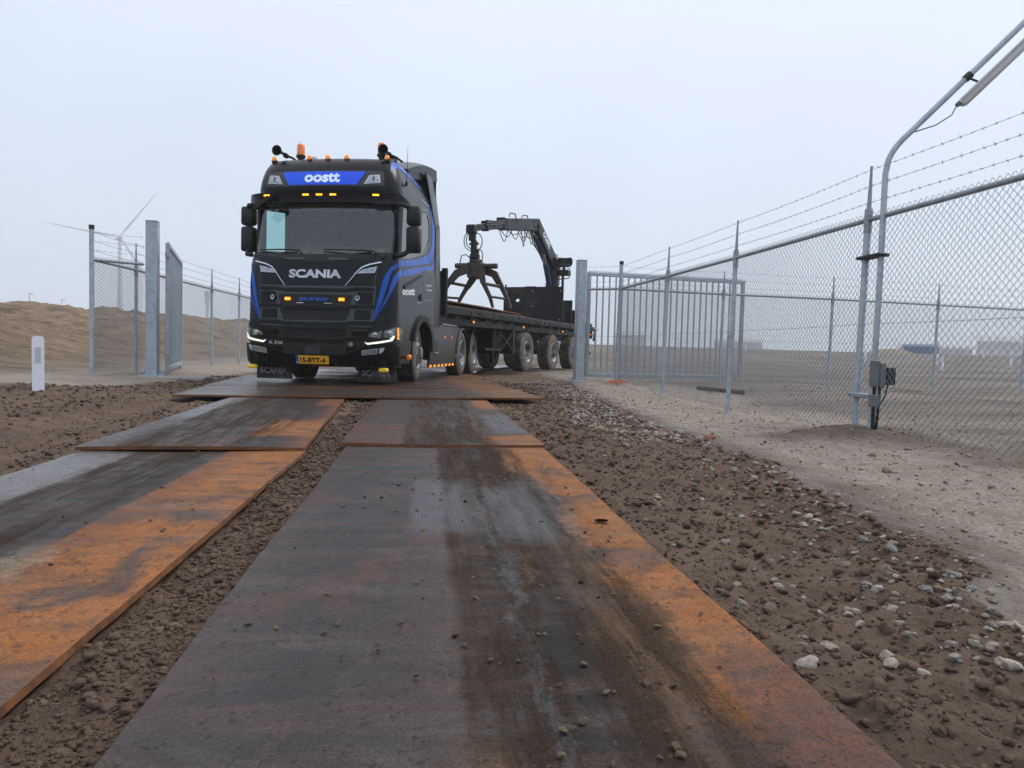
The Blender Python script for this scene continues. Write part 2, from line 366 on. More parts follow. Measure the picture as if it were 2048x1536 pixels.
def base_h(x, y):
    path = np.interp(y, [-5, 3, 6, 8, 9.2, 11.7, 14.4, 17, 22, 30], [-.05, -.05, -.03, -.07, -.09, -.04, .06, .03, 0, 0])
    z = -.03*S((3.4-abs(x))/.8)+path*S((x-2.2)/1.4)*(1-.8*S((x-5)/4))
    z = z+(.02+.06*S((-x-4.2)/1.6))*S((-x-3.4)/.8)
    z = z+np.interp(y, [0, 28, 45, 75, 110, 220, 3000], [0, 0, .35, 1.36, 1.2, .2, 0])*S((x+14)/8)
    xc = np.interp(y, [0, 40, 60, 85, 200], [-34, -22, -15, -11, -9]); t = np.clip((-7.0-x)/(-7.0-xc), 0, 1.6)
    bz = 2.36*np.minimum(t, 1)**.95*S(t*3+.35)-.5*np.clip(t-1, 0, 1)
    bz = bz+np.clip(t*2.5, 0, 1)*(.18*fbm(x*.18+.25*y, y*1.1, 5, 21, .6)+.16*fbm(x*.9, y*.9, 5, 33, .62)-.26*np.clip(.16-abs(vnoise(x*.10+.28*y, y*.42, 37)), 0, .16)/.16)
    z = z+np.where(t > 0, bz*S((220-y)/90)*S((400+x)/300), 0)
    # mounds: spoil at the fence post, ridge of mud by the white roadside post, soil heaped beside the stones
    z = z+.10*np.exp(-((x-4.05)/.75)**2-((y-6.15)/.55)**2)+.10*np.exp(-((x+4.75)/.9)**2-((y-8.9)/.8)**2)+.07*np.exp(-((x+5.6)/.7)**2-((y-8.0)/1.2)**2)
    z = z+.035*np.exp(-((x-soil_edge(y)+.12)/.22)**2)*S((14-y)/4)
    # ruts and low banks across the field
    z = z+S((x-5)/4)*S((y-8)/8)*(.06*fbm(x*.12, y*.8, 3, 50)+.20*S((y-17)/5)*S((40-y)/10)*np.clip(fbm(x*.09+3, y*.35, 2, 60)-.15, 0, 1))
    return z
def plate_mask(x, y, grow=0.):
    m = np.zeros(np.shape(x), bool)
    for p in PLATES+XP:
        a = radians(p['r']); dx = x-p['c'][0]; dy = y-p['c'][1]
        u = dx*cos(a)+dy*sin(a); v = -dx*sin(a)+dy*cos(a)
        w, l = (p['w'], p['l']) if p not in XP else (p['l'], p['w'])
        m |= (abs(u) < w/2-.015+grow) & (abs(v) < l/2-.015+grow)
    return m
def ground_h(x, y, lumps=True):
    x = np.asarray(x, float); y = np.asarray(y, float)
    z = base_h(x, y)
    if lumps:
        so = soil_mask(x, y); d = np.hypot(x, y); near = np.clip(6/(d+2), .12, 1)
        cl = abs(vnoise(x*9+.8*vnoise(x*5, y*5, 3), y*9, 11))*.022+abs(vnoise(x*17, y*17, 12))*.018+vnoise(x*31, y*31, 13)*.007+vnoise(x*3, y*3, 14)*.016
        # tyre tracks pressed into the mud left of the plates
        tr = np.exp(-((x+3.05+.08*np.sin(y*.5))/.22)**2)+np.exp(-((x+2.5)/.14)**2)*.6
        z = z+so*(cl*(1-.45*np.clip(tr, 0, 1))-.022-.03*tr*S((x+4)/.3)*S((-2.1-x)/.1)*S((12-y)/3))
        z = z+(1-so)*(.014*fbm(x*1.9, y*1.9, 3, 17)+.010*fbm(x*7, y*7, 3, 15)+.006*abs(vnoise(x*24, y*24, 16)))*np.clip(near*2.5, .5, 1)
    z = np.where(plate_mask(x, y), np.minimum(z, -.055), z)
    return z
def gz1(x, y): return float(ground_h(np.array([x]), np.array([y]))[0])
def axis_coords(lo, hi, h0, a, b, g):
    """fine spacing h0 between a and b, growing geometrically outside"""
    c = list(np.arange(a, b+1e-6, h0)); h = h0
    while c[-1] < hi: h *= g; c.append(c[-1]+h)
    h = h0; L = []; q = a
    while q > lo:
        h = min(h*g, .24) if q > -42 else h*g
        q -= h; L.append(q)
    return np.array(L[::-1]+c)
def make_ground():
    X = axis_coords(-600, 600, .021, -3.0, 3.4, 1.05)
    ys = [0.75]; 
    while ys[-1] < 610: ys.append(ys[-1]+max(.017, .0085*ys[-1]))
    Y = np.array([-60, -30, -14, -6, -2.5, -1, -.2, .3]+ys)
    gx, gy = np.meshgrid(X, Y); x = gx.ravel(); y = gy.ravel()
    z = ground_h(x, y)
    ny, nx = gx.shape; i = np.arange(ny*nx).reshape(ny, nx)
    f = np.stack([i[:-1, :-1], i[:-1, 1:], i[1:, 1:], i[1:, :-1]], -1).reshape(-1, 4)
    o = mknp('ground', np.stack([x, y, z], -1), f, ground_mat(), smooth=True)
    me = o.data
    def attr(n, a): q = me.attributes.new(n, 'FLOAT', 'POINT'); q.data.foreach_set('value', a.astype(np.float32))
    attr('soil', soil_mask(x, y))
    bm_ = np.clip((-6.2-x+.6*fbm(x*.5, y*.5, 3, 71))/2.0, 0, 1); attr('bank', bm_)
    attr('pathsand', S((x-soil_edge(y))/.3)*S((5.6-x+.5*fbm(x*.8, y*.8, 3, 72))/1.2)*S((20-y)/5)+S((-x-3.6)/.6)*(1-bm_)*S((40-y)/10))
    sp = np.exp(-((x-4.0)/.9)**2-((y-6.1)/.8)**2)+np.exp(-((x-4.6)/.6)**2-((y-4.6)/.9)**2)*.7+S((x-soil_edge(y))/.05)*S((.5-(x-soil_edge(y)))/.3)*.35
    attr('spoil', np.clip(sp*1.3+.35*fbm(x*2.5, y*2.5, 3, 73)*np.clip(sp*3, 0, 1), 0, 1))
    tag(o, kind='structure'); return o
def ground_mat():
    m, t, b = newmat('mixed_earth'); geo = nd(t, 'NewGeometry'); P = geo.outputs['Position']
    def noise(s, d=5., r=.6, sc=(1, 1, 1)):
        mp = nd(t, 'Mapping', {'Vector': P, 'Scale': sc}); return nd(t, 'TexNoise', {'Vector': mp, 'Scale': s, 'Detail': d, 'Roughness': r}).outputs['Fac']
    def ramp(f, *st):
        r = nd(t, 'ValToRGB', {'Fac': f}); e = r.color_ramp.elements
        e[0].position, e[0].color = st[0][0], (*st[0][1], 1); e[1].position, e[1].color = st[-1][0], (*st[-1][1], 1)
        for p, c in st[1:-1]: q = e.new(p); q.color = (*c, 1)
        return r.outputs[0]
    def mix(f, a, c, bt='MIX'): return nd(t, 'Mix', {0: f, 6: a, 7: c}, data_type='RGBA', blend_type=bt).outputs[2]
    def at(n): return nd(t, 'Attribute', attribute_name=n).outputs['Fac']
    n1, n2, n3, n4 = noise(1.3), noise(9.), noise(60., 3.), noise(240., 2.)
    soil = mix(.45, ramp(n2, (.3, (.070, .045, .032)), (.5, (.118, .077, .055)), (.72, (.180, .126, .092))), ramp(n1, (.35, (.078, .052, .038)), (.65, (.170, .120, .090))))
    soil = mix(nd(t, 'MapRange', {'Value': n3, 'From Min': .35, 'From Max': .7}).outputs[0], soil, mix(1., soil, (1.25, 1.22, 1.2, 1), 'MULTIPLY'))
    sand = mix(.5, ramp(n2, (.34, (.200, .166, .136)), (.66, (.385, .330, .280))), ramp(n3, (.34, (.145, .122, .102)), (.5, (.305, .260, .218)), (.66, (.55, .49, .43))))
    sand = mix(nd(t, 'MapRange', {'Value': n1, 'From Min': .52, 'From Max': .7, 'To Max': .55}).outputs[0], sand, (.215, .162, .115, 1))
    field = mix(.35, ramp(noise(.45, 8., .66, (.3, 1.6, 1)), (.37, (.070, .058, .048)), (.48, (.150, .127, .107)), (.60, (.265, .230, .198))), ramp(n3, (.32, (.085, .072, .060)), (.68, (.28, .242, .205))))
    bank = mix(.45, ramp(noise(.9, 10., .72, (.55, 1.7, 1)), (.38, (.105, .069, .043)), (.48, (.270, .192, .127)), (.60, (.430, .330, .232))), ramp(n2, (.32, (.15, .102, .066)), (.68, (.39, .295, .21))))
    spoil = mix(.5, ramp(n2, (.3, (.055, .040, .030)), (.7, (.16, .125, .095))), ramp(n3, (.3, (.05, .038, .03)), (.7, (.24, .19, .15))))
    c = mix(at('pathsand'), field, sand); c = mix(at('bank'), c, bank); c = mix(at('spoil'), c, spoil); c = mix(at('soil'), c, soil)
    t.links.new(c, b.inputs['Base Color']); b.inputs['Roughness'].default_value = .92; b.inputs['Specular IOR Level'].default_value = .25
    def sc_(v, k): return nd(t, 'Math', {0: v, 1: k}, operation='MULTIPLY').outputs[0]
    def ad(a, c): return nd(t, 'Math', {0: a, 1: c}, operation='ADD').outputs[0]
    hh = ad(ad(sc_(n4, .0016), sc_(n3, .006)), ad(sc_(noise(28., 6., .7), .013), sc_(noise(6., 8., .7), .030)))
    inv = nd(t, 'Math', {0: 1., 1: at('soil')}, operation='SUBTRACT').outputs[0]
    hh = ad(hh, nd(t, 'Math', {0: ad(sc_(noise(34., 7., .74), .018), sc_(n3, .008)), 1: at('soil')}, operation='MULTIPLY').outputs[0])
    hh = ad(hh, nd(t, 'Math', {0: sc_(noise(2.3, 9., .72), .075), 1: inv}, operation='MULTIPLY').outputs[0])
    hh = ad(hh, nd(t, 'Math', {0: sc_(noise(.9, 10., .74, (.6, 1.5, 1)), .55), 1: at('bank')}, operation='MULTIPLY').outputs[0])
    bu = nd(t, 'Bump', {'Height': hh, 'Strength': 1., 'Distance': 1.}); t.links.new(bu.outputs[0], b.inputs['Normal'])
    return m
GROUND = make_ground()

# ------------------------------------------------------------------ steel road plates
def platemat(name, seed, stops, rough, bands=.05, blot=(.36, .125, .028), blotamt=.35, mud=.4, along=True, prints=(), patches=(), zone=(0., 1.)):
    """stops: (position across 0..1, colour); rough: the same with roughness"""
    m, t, b = newmat(name); tc = nd(t, 'TexCoord'); ob = nd(t, 'ObjectInfo')
    off = nd(t, 'CombineXYZ', {'X': seed*3.7, 'Y': seed*1.9}); rnd = nd(t, 'VectorMath', {0: (31., 17., 5.)}, operation='SCALE'); t.links.new(ob.outputs['Random'], rnd.inputs['Scale'])
    P0 = tc.outputs['Object']; P1 = nd(t, 'VectorMath', {0: P0, 1: off}, operation='ADD'); P = nd(t, 'VectorMath', {0: P1, 1: rnd}, operation='ADD').outputs[0]
    def noise(s, d=5., r=.6, sc=(1, 1, 1), dist=0.):
        mp = nd(t, 'Mapping', {'Vector': P, 'Scale': sc}); return nd(t, 'TexNoise', {'Vector': mp, 'Scale': s, 'Detail': d, 'Roughness': r, 'Distortion': dist}).outputs['Fac']
    def mr(v, a, c, lo=0., hi=1.): return nd(t, 'MapRange', {'Value': v, 'From Min': a, 'From Max': c, 'To Min': lo, 'To Max': hi}).outputs[0]
    def ma(op, a, c): return nd(t, 'Math', {0: a, 1: c}, operation=op).outputs[0]
    def mix(f, a, c, bt='MIX'): return nd(t, 'Mix', {0: f, 6: a, 7: c}, data_type='RGBA', blend_type=bt).outputs[2]
    sx = nd(t, 'SeparateXYZ', {'Vector': P0})
    X, Y = (sx.outputs['X'], sx.outputs['Y']) if along else (sx.outputs['Y'], sx.outputs['X'])
    g = (1., .35, 1.) if along else (.35, 1., 1.)
    u = ma('ADD', X, ma('MULTIPLY', ma('SUBTRACT', noise(1.6, 6., .6, g), .5), bands*6)); u = ma('ADD', u, ma('MULTIPLY', ma('SUBTRACT', noise(14., 6., .7), .5), bands*4))
    w = (PLATES[0]['w'] if along else 1.9); u = ma('ADD', ma('DIVIDE', u, w), .5)
    def ramp(st, col=True):
        r = nd(t, 'ValToRGB', {'Fac': u}); e = r.color_ramp.elements
        cv = lambda c: (*c, 1) if col else (c, c, c, 1)
        e[0].position, e[0].color = st[0][0], cv(st[0][1]); e[1].position, e[1].color = st[-1][0], cv(st[-1][1])
        for p, c in st[1:-1]: q = e.new(p); q.color = cv(c)
        return r.outputs[0]
    c = ramp(stops); ro = ramp(rough, False)
    hf = ma('MULTIPLY', ma('SUBTRACT', noise(21., 7., .72, (1, .55, 1) if along else (.55, 1, 1)), .5), .16); wx = ma('ADD', ma('ADD', X, hf), ma('MULTIPLY', ma('SUBTRACT', noise(3.2, 8., .66), .5), .34)); wy = ma('ADD', Y, ma('MULTIPLY', ma('SUBTRACT', noise(2.1, 7., .66), .5), .55))
    for (x0, x1, y0, y1, pc, k, pr_, sx_, sy_) in patches:      # shaped stains, and pale patches painting the sky's reflection on wet steel
        sx_ *= .4; sy_ *= .45
        f_ = ma('MULTIPLY', ma('MULTIPLY', mr(wx, x0-sx_, x0+sx_), mr(wx, x1+sx_, x1-sx_)), ma('MULTIPLY', mr(wy, y0-sy_, y0+sy_), mr(wy, y1+sy_, y1-sy_))); f_ = ma('MULTIPLY', f_, k)
        c = mix(f_, c, (*pc, 1)); ro = nd(t, 'Mix', {0: f_, 2: ro, 3: pr_}, data_type='FLOAT').outputs[0]
    # rust bloom, mill-scale patches, wiping streaks, mud film, grit
    bl = mr(noise(1.7, 9., .72, (1, .6, 1) if along else (.6, 1, 1)), .60-.12*blotamt, .70-.10*blotamt); c = mix(ma('MULTIPLY', bl, .85), c, (*blot, 1))
    dk = mr(noise(2.4, 9., .74, dist=.8), .53, .64); c = mix(ma('MULTIPLY', dk, .8), c, (.030, .028, .029, 1))
    pu = mr(noise(3.3, 7., .66, (.5, 2.2, 1)), .47, .60); c = mix(ma('MULTIPLY', pu, .40), c, (.085, .044, .036, 1))
    lt = mr(noise(2.2, 8., .7, (.7, 2.6, 1), .5), .54, .66); c = mix(ma('MULTIPLY', lt, .30), c, (.090, .085, .088, 1))
    st = mr(noise(3., 7., .7, (1.2, 4.5, 1), .6), .36, .66, .84, 1.17); c = mix(1., c, nd(t, 'CombineColor', {0: st, 1: st, 2: st}).outputs[0], 'MULTIPLY')
    md = ma('MULTIPLY', mr(noise(3., 10., .74, (3., .3, 1) if along else (.3, 3., 1)), .52-.18*mud, .66-.16*mud), ma('MULTIPLY', mr(u, zone[0]-.01, zone[0]+.012), mr(u, zone[1]+.05, zone[1]-.05))); c = mix(ma('MULTIPLY', md, .85), c, (.036, .024, .0175, 1))
    dust = mr(noise(5., 9., .75, (3., .6, 1) if along else (.6, 3, 1)), .57, .70); c = mix(ma('MULTIPLY', dust, .5*mud+.05), c, (.15, .100, .062, 1))
    fl_ = mr(noise(20., 8., .76, (1, .7, 1) if along else (.7, 1, 1)), .53, .62); c = mix(ma('MULTIPLY', fl_, .6), c, (.040, .028, .022, 1))
    sp_ = mr(noise(38., 5., .7), .60, .70); c = mix(ma('MULTIPLY', sp_, .7), c, (.035, .026, .021, 1))
    gr = mr(noise(150., 4., .7), .34, .66, .55, 1.42); c = mix(1., c, nd(t, 'CombineColor', {0: gr, 1: gr, 2: gr}).outputs[0], 'MULTIPLY')
    for (x0, x1, y0, y1) in prints:          # tread prints: blocks left by a tyre in the wet film
        bx_ = ma('MULTIPLY', mr(X, x0-.02, x0+.02), mr(X, x1+.02, x1-.02)); by = ma('MULTIPLY', mr(wy, y0-.10, y0+.10), mr(wy, y1+.14, y1-.14)); k = ma('MULTIPLY', bx_, by)
        mp = nd(t, 'Mapping', {'Vector': P0, 'Scale': (34., 30., 1)}); br = nd(t, 'TexBrick', {'Vector': mp, 'Scale': 1., 'Mortar Size': .13, 'Mortar Smooth': .6, 'Brick Width': 1., 'Row Height': .55, 'Color1': (.035, .040, .050, 1), 'Color2': (.050, .052, .060, 1), 'Mortar': (.125, .122, .125, 1)})
        c = mix(ma('MULTIPLY', k, mr(noise(7., 8., .7), .34, .56, .30, .95)), c, br.outputs['Color'])
    t.links.new(c, b.inputs['Base Color'])
    ro = ma('ADD', ro, mr(noise(7., 6., .65), .3, .7, -.12, .14)); ro = ma('ADD', ro, ma('MULTIPLY', md, .22)); ro = ma('MAXIMUM', ro, .12); t.links.new(ro, b.inputs['Roughness'])
    b.inputs['Metallic'].default_value = .0; t.links.new(mr(md, 0., 1., .27, .08), b.inputs['Specular IOR Level'])
    h = ma('ADD', ma('MULTIPLY', noise(55., 6., .7), 1.), ma('ADD', ma('MULTIPLY', noise(180., 3.), .6), ma('ADD', ma('MULTIPLY', md, .9), ma('MULTIPLY', sp_, 1.2))))
    bu = nd(t, 'Bump', {'Height': h, 'Strength': 1., 'Distance': .0022}); t.links.new(bu.outputs[0], b.inputs['Normal'])
    return m
GY, GP, BR, DK, OR, OL = (.030, .027, .027), (.044, .032, .029), (.034, .022, .016), (.015, .0135, .013), (.255, .090, .017), (.165, .054, .015)
RB, TN, BG = (.095, .036, .021), (.14, .074, .032), (.046, .050, .058)
PM = [
    platemat('plate_steel_right_near', 1, [(0, GP), (.20, GY), (.42, GP), (.452, GP), (.462, BR), (.62, DK), (.82, BR), (.86, BR), (1, BR)], [(0, .40), (.44, .44), (.465, .82), (.86, .80), (1, .72)], .012, mud=.42, blotamt=.12, blot=RB, zone=(.458, .86), prints=((-.20, .03, .25, 1.25), (.13, .36, .1, 1.1)),
        patches=((.45, .9, -1.1, 2.9, OR, .95, .66, .05, .25), (.52, .9, -2.9, -.8, RB, .8, .6, .08, .3), (.36, .9, 1.5, 2.6, OR, .8, .66, .10, .2), (-.05, .5, .2, 1.25, BG, .5, .42, .06, .2), (-.62, .0, -3, -1.35, RB, .45, .45, .2, .4), (.09, .13, -3, .8, BG, .8, .42, .02, .3), (.14, .17, -.4, 1.6, TN, .8, .7, .015, .3), (.30, .46, -1.2, .2, TN, .55, .7, .08, .3), (-.12, .06, -1.9, -1.2, TN, .6, .7, .06, .2), (-.66, -.30, .3, 1.2, (.05, .055, .062), .5, .3, .12, .2), (.42, .70, .80, .90, DK, .6, .5, .1, .05), (.40, .70, -.15, .0, DK, .45, .5, .1, .1))),
    platemat('plate_steel_right_far', 2, [(0, GP), (.26, GY), (.29, BR), (.55, DK), (.78, BR), (1, BR)], [(0, .42), (.30, .62), (.75, .52), (1, .55)], .02, mud=.5, blotamt=.2, blot=RB, zone=(.28, .8),
        patches=((.48, .9, .6, 2.9, OR, .85, .62, .07, .3), (.42, .72, -1.7, -.2, BG, .75, .24, .12, .3), (.30, .9, -2.9, -1.9, OR, .8, .62, .12, .15), (-.9, -.3, -2.9, -1.2, RB, .6, .5, .1, .4))),
    platemat('plate_steel_left_near', 3, [(0, GP), (.10, GY), (.28, BR), (.50, DK), (.64, DK), (.655, OL), (.80, OR), (1, OR)], [(0, .26), (.12, .36), (.28, .6), (.63, .55), (.66, .62), (1, .6)], .012, mud=.5, blotamt=.0, blot=DK, zone=(.22, .60),
        patches=((-.9, -.30, .6, 2.4, (.13, .125, .13), .7, .20, .10, .3), (.16, .60, .60, .78, DK, .55, .5, .1, .08), (.20, .9, -.90, -.68, (.085, .042, .022), .75, .5, .15, .06), (.3, .9, -2.3, -2.1, DK, .45, .5, .1, .08), (.10, .25, -1.9, .2, (.24, .18, .12), .7, .75, .05, .3))),  # first patch: sky reflection on the wet left edge, painted as pale colour
    platemat('plate_steel_left_far', 4, [(0, GP), (.16, GY), (.3, BR), (.55, DK), (.86, DK), (.95, RB), (1, OL)], [(0, .30), (.2, .5), (.8, .5), (1, .6)], .03, mud=.5, blotamt=.1, blot=RB, zone=(.12, .82),
        patches=((.22, .9, -1.9, -.7, OR, .95, .62, .08, .2), (.40, .9, 1.0, 2.9, OL, .8, .62, .1, .3), (-.9, -.45, -.5, 2.6, (.12, .12, .13), .7, .24, .1, .4), (-.5, .2, -2.9, -2.1, RB, .6, .5, .2, .1)))]
XM = platemat('plate_steel_crosswise', 7, [(0, BR), (.35, GY), (.6, BR), (.85, GP), (1, RB)], [(0, .40), (.5, .34), (1, .42)], .06, mud=.42, blotamt=.30, blot=(.22, .085, .03), along=False, patches=((-1, 1, 1.55, 2.6, (.26, .11, .035), .8, .6, .2, .3), (-1, 1, -2.6, -1.3, (.12, .118, .12), .9, .06, .2, .4)))  # last patch: white sky reflection at the left ends, painted into the colour
EDGE = M('rusty_plate_edge', (.085, .035, .018), .8, col2=(.22, .085, .025), scale=12, bump=.3)
def slab(name, w, l, t, mat, seed, nx=14, ny=50):
    """a rolled steel plate: slightly bowed, flame-cut edges; top material + edge material"""
    xs = np.linspace(-w/2, w/2, nx); ys = np.linspace(-l/2, l/2, ny); gx, gy = np.meshgrid(xs, ys)
    wz = .007*fbm(gx*1.3+seed*5, gy*.9, 2, seed); wob = .003*vnoise(gy*3, gx*0+seed, seed+3)+.0025*vnoise(gy*17, gx*0+seed, seed+5)
    gx2 = gx+np.where(abs(gx) > w/2-1e-6, wob, 0); gy2 = gy+np.where(abs(gy) > l/2-1e-6, .004*vnoise(gx*4, gx*0+seed, seed+4), 0)
    n = nx*ny; i = np.arange(n).reshape(ny, nx)
    v = np.vstack([np.stack([gx2, gy2, wz], -1).reshape(-1, 3), np.stack([gx2, gy2, wz-t], -1).reshape(-1, 3)])
    q = np.stack([i[:-1, :-1], i[:-1, 1:], i[1:, 1:], i[1:, :-1]], -1).reshape(-1, 4)
    ring = np.r_[i[0, :], i[1:, -1], i[-1, -2::-1], i[-2:0:-1, 0]]; r2 = np.roll(ring, -1)
    side = np.stack([ring, ring+n, r2+n, r2], -1)
    o = mknp(name, v, np.vstack([q, q[:, ::-1]+n, side]), mat)
    o.data.materials.append(EDGE); k = np.zeros(len(o.data.polygons), np.int32); k[2*len(q):] = 1; o.data.polygons.foreach_set('material_index', k)
    return o
PL_LABEL = ['near steel road plate under the camera, grey left half and brown tyre track', 'rust-edged steel road plate beyond the near right one, leading to the truck', 'near left steel road plate with a broad orange rust band', 'far left steel road plate with one orange rust patch at its right edge']
for i, p in enumerate(PLATES):
    o = slab('steel_road_plate', p['w'], p['l'], .022, PM[i], i+1)
    o.location = (p['c'][0], p['c'][1], (p['z'][0]+p['z'][1])/2); o.rotation_euler = (atan2(p['z'][1]-p['z'][0], p['l']), 0, radians(p['r']))
    for (hx, hy) in ((.575, .39),) if i == 0 else ():
        mb = MB(); mb.prism([(hx+.028*cos(a), hy+.020*sin(a)) for a in np.linspace(0, 2*pi, 13)[:-1]], lambda u, w: (u, w, .0065+.002*i), lambda u, w: (u, w, .0095+.002*i)); mb.build('lifting_hole', MT['holeblack'], o)
    tag(o, PL_LABEL[i], 'steel plate', 'steel plates laid lengthwise as wheel tracks')
ORD = ['first', 'second', 'third', 'fourth', 'fifth', 'sixth', 'seventh', 'eighth', 'ninth', 'tenth', 'eleventh', 'twelfth', 'thirteenth', 'fourteenth', 'fifteenth', 'sixteenth', 'seventeenth', 'eighteenth']
xv = [slab('steel_road_plate', 4.72, 1.90, .024, XM, 20+k, 40, 16) for k in range(3)]
for k, p in enumerate(XP):
    if k < 3: o = xv[k]
    else: o = xv[k % 3].copy(); COL.objects.link(o)
    o.location = (*p['c'], p['z'][0]); o.rotation_euler = (0, 0, radians(p['r']+(180 if k in (5, 8, 9, 14) else 0)))
    tag(o, f'crosswise steel road plate under the truck, {ORD[k]} from the camera', 'steel plate', 'steel plates laid crosswise under the truck and trailer')
# ------------------------------------------------------------------ truck cab surface
# ---- cab surface: s = arc length round the plan outline from the front centre, z = height
_a,_R,_HW,_YR=1.0,.25,1.25,1.32
def _outline():
    xs=np.linspace(0,_a,40); P=[(x,.08*(x/_a)**2) for x in xs]
    t0=np.arctan(.16/_a); 
    R=(_HW-_a)/(1-np.sin(t0)); cx,cy=_a-R*np.sin(t0),.08+R*np.cos(t0)
    for t in np.linspace(t0,np.pi/2,24)[1:]: P.append((cx+R*np.sin(t),cy-R*np.cos(t)))
    P.append((_HW,2.66)); P=np.array(P); s=np.r_[0,np.cumsum(np.hypot(*np.diff(P,axis=0).T))]
    return P,s
_OP,_OS=_outline(); SMAX=_OS[-1]
_Z =[.30,.45,.90,1.10,1.60,2.02,2.10,2.18,2.95,3.02,3.16,3.30,3.50,3.62,3.70,3.75,3.78]
_YF=[-1.42,-1.46,-1.48,-1.47,-1.45,-1.41,-1.37,-1.31,-1.17,-1.17,-1.20,-1.22,-1.17,-1.10,-1.02,-.92,-.70]
_HWZ=[1.26,1.27,1.28,1.28,1.28,1.275,1.27,1.265,1.25,1.25,1.24,1.225,1.18,1.14,1.11,1.07,.95]
def CP(s,z):
    s=np.asarray(s,float); z=np.asarray(z,float)
    x=np.interp(abs(s),_OS,_OP[:,0]); y=np.interp(abs(s),_OS,_OP[:,1])
    yf=np.interp(z,_Z,_YF); hw=np.interp(z,_Z,_HWZ)
    return np.stack([np.sign(s)*x*hw/_HW, yf+y*(_YR-yf)/2.66, z+0*s],-1)
def CN(s,z,off=0.):
    e=.02; p=CP(s,z); a=CP(np.asarray(s)+e,z)-CP(np.asarray(s)-e,z); b=CP(s,np.asarray(z)+e)-CP(s,np.asarray(z)-e)
    n=np.cross(a,b); n/=np.linalg.norm(n,axis=-1,keepdims=True)+1e-9
    return p+n*np.asarray(off)[...,None] if np.ndim(off) else p+n*off
# ------------------------------------------------------------------ the tractor unit (local axes: x = its left, y = to its rear, z up)
TR = thing('tractor_unit', 'satin black tractor unit with blue stripes, lit amber roof lamps and SCANIA lettering', 'truck', (-1.43, 13.23, .04), -radians(15))
def patch(name, poly, off, thick, mat, parent=None, holes=(), du=.07, dv=.12, smooth=35):
    v, T = cdt(poly, holes, du, dv)
    V, F = solid(v, T, lambda u, w: CN(u, w, off), lambda u, w: CN(u, w, off-thick))
    return mk(name, V, F, mat, parent or TR, smooth)
def pane(name, poly, off, mat, parent=None, smooth=60):
    v, T = cdt(poly, (), .07, .12); u = np.array([p[0] for p in v]); w = np.array([p[1] for p in v]); return mk(name, CN(u, w, off), T, mat, parent or TR, smooth)
def mir(poly): return [(-p[0], p[1]) for p in poly][::-1]
def both(name, poly, off, thick, mat, parent=None, **k):
    return [patch(name, q, off, thick, mat, parent, **k) for q in (poly, mir(poly))]
def lettering(txt, s0, s1, z0, z1, off, mat, parent, bold=.02, slant=0., zs=0., thick=.006, name='lettering'):
    v, f = text2d(txt, bold); V = CN(s0+v[:, 0]*(s1-s0)+slant*(v[:, 1]-.5), z0+v[:, 1]*(z1-z0)+zs*v[:, 0], off)
    V2 = CN(s0+v[:, 0]*(s1-s0)+slant*(v[:, 1]-.5), z0+v[:, 1]*(z1-z0)+zs*v[:, 0], off-thick); n = len(V)
    ec = {}
    for t in f:
        for i in range(len(t)): ec[(t[i], t[(i+1) % len(t)])] = 1
    F = f+[(b, a, n+a, n+b) for (a, b) in ec if (b, a) not in ec]
    return mk(name, np.vstack([V, V2]), F, mat, parent)
# --- shell with openings for the windows and the wheel arches
AY, AZ, AR = .45, .52, .66                       # front axle, arch radius
def s_at_y(y): return float(np.interp(y+1.45, _OP[:, 1]*(1.32+1.45)/2.66, _OS))
WS = [(-1.19, 2.175), (-1.215, 2.60), (-1.20, 2.955), (-.6, 2.965), (0, 2.97), (.6, 2.965), (1.20, 2.955), (1.215, 2.60), (1.19, 2.175), (.6, 2.135), (0, 2.12), (-.6, 2.135)]
SW = [(1.44, 2.10), (1.90, 2.16), (2.62, 2.31), (2.92, 2.40), (3.12, 2.52), (3.24, 2.72), (3.27, 2.90), (3.22, 3.08), (3.10, 3.15), (2.1, 3.03), (1.42, 2.95), (1.41, 2.5)]
SM = SMAX
def arch_pts(r, a0, a1, n=14):
    return [(s_at_y(AY)+r*cos(t)*1.0, AZ+r*sin(t)) for t in np.linspace(a0, a1, n)]
side_lo = [(1.30, .34), (2.06, .36), (2.14, .5), (2.20, .70)]
arc_r = arch_pts(AR+.05, pi*.83, .10, 14)
half = side_lo+arc_r+[(SM, 1.0), (SM, 3.75)]
outer = [(-1.30, .34)]+[(0, .34)]+half+[(p[0], p[1]) for p in mir(half)[:-4]]+[(-1.64, .90), (-1.60, .55), (-1.50, .40)]
# outline: up the left side, along the top, down the right side
top = [(SM*.5, 3.75), (1.2, 3.75), (0, 3.75), (-1.2, 3.75), (-SM*.5, 3.75), (-SM, 3.75)]
L_ = mir(half)                                   # runs from (-SM,3.75) down to (-1.30,.34)
outer = [(0, .34)]+half+top[:-1]+L_
SWm = mir(SW)
body = patch('cab_body', outer, 0, .015, MT['paint'], holes=[WS, SW, SWm], du=.09, dv=.11)
mb = MB()                                        # roof skin closing the top
ring = [tuple(p) for p in CP(np.linspace(-SM, SM, 61), np.full(61, 3.75))]
r2 = [(x*.86, y+(.16 if y < 1 else 0), 3.80) for x, y, z in ring]
r3 = [(x*.5, max(y, -.3)+.2 if y < 1 else y, 3.83) for x, y, z in ring]
n = len(ring); mb.add(ring+r2+r3, [(i, i+1, n+i+1, n+i) for i in range(n-1)]+[(n+i, n+i+1, 2*n+i+1, 2*n+i) for i in range(n-1)]+[tuple(range(2*n, 3*n))]); mb.build('roof', MT['paint'], TR, 40)
mb = MB()                                        # rear wall
zz = [1.0, 1.6, 2.2, 2.9, 3.3, 3.5, 3.75, 3.8]
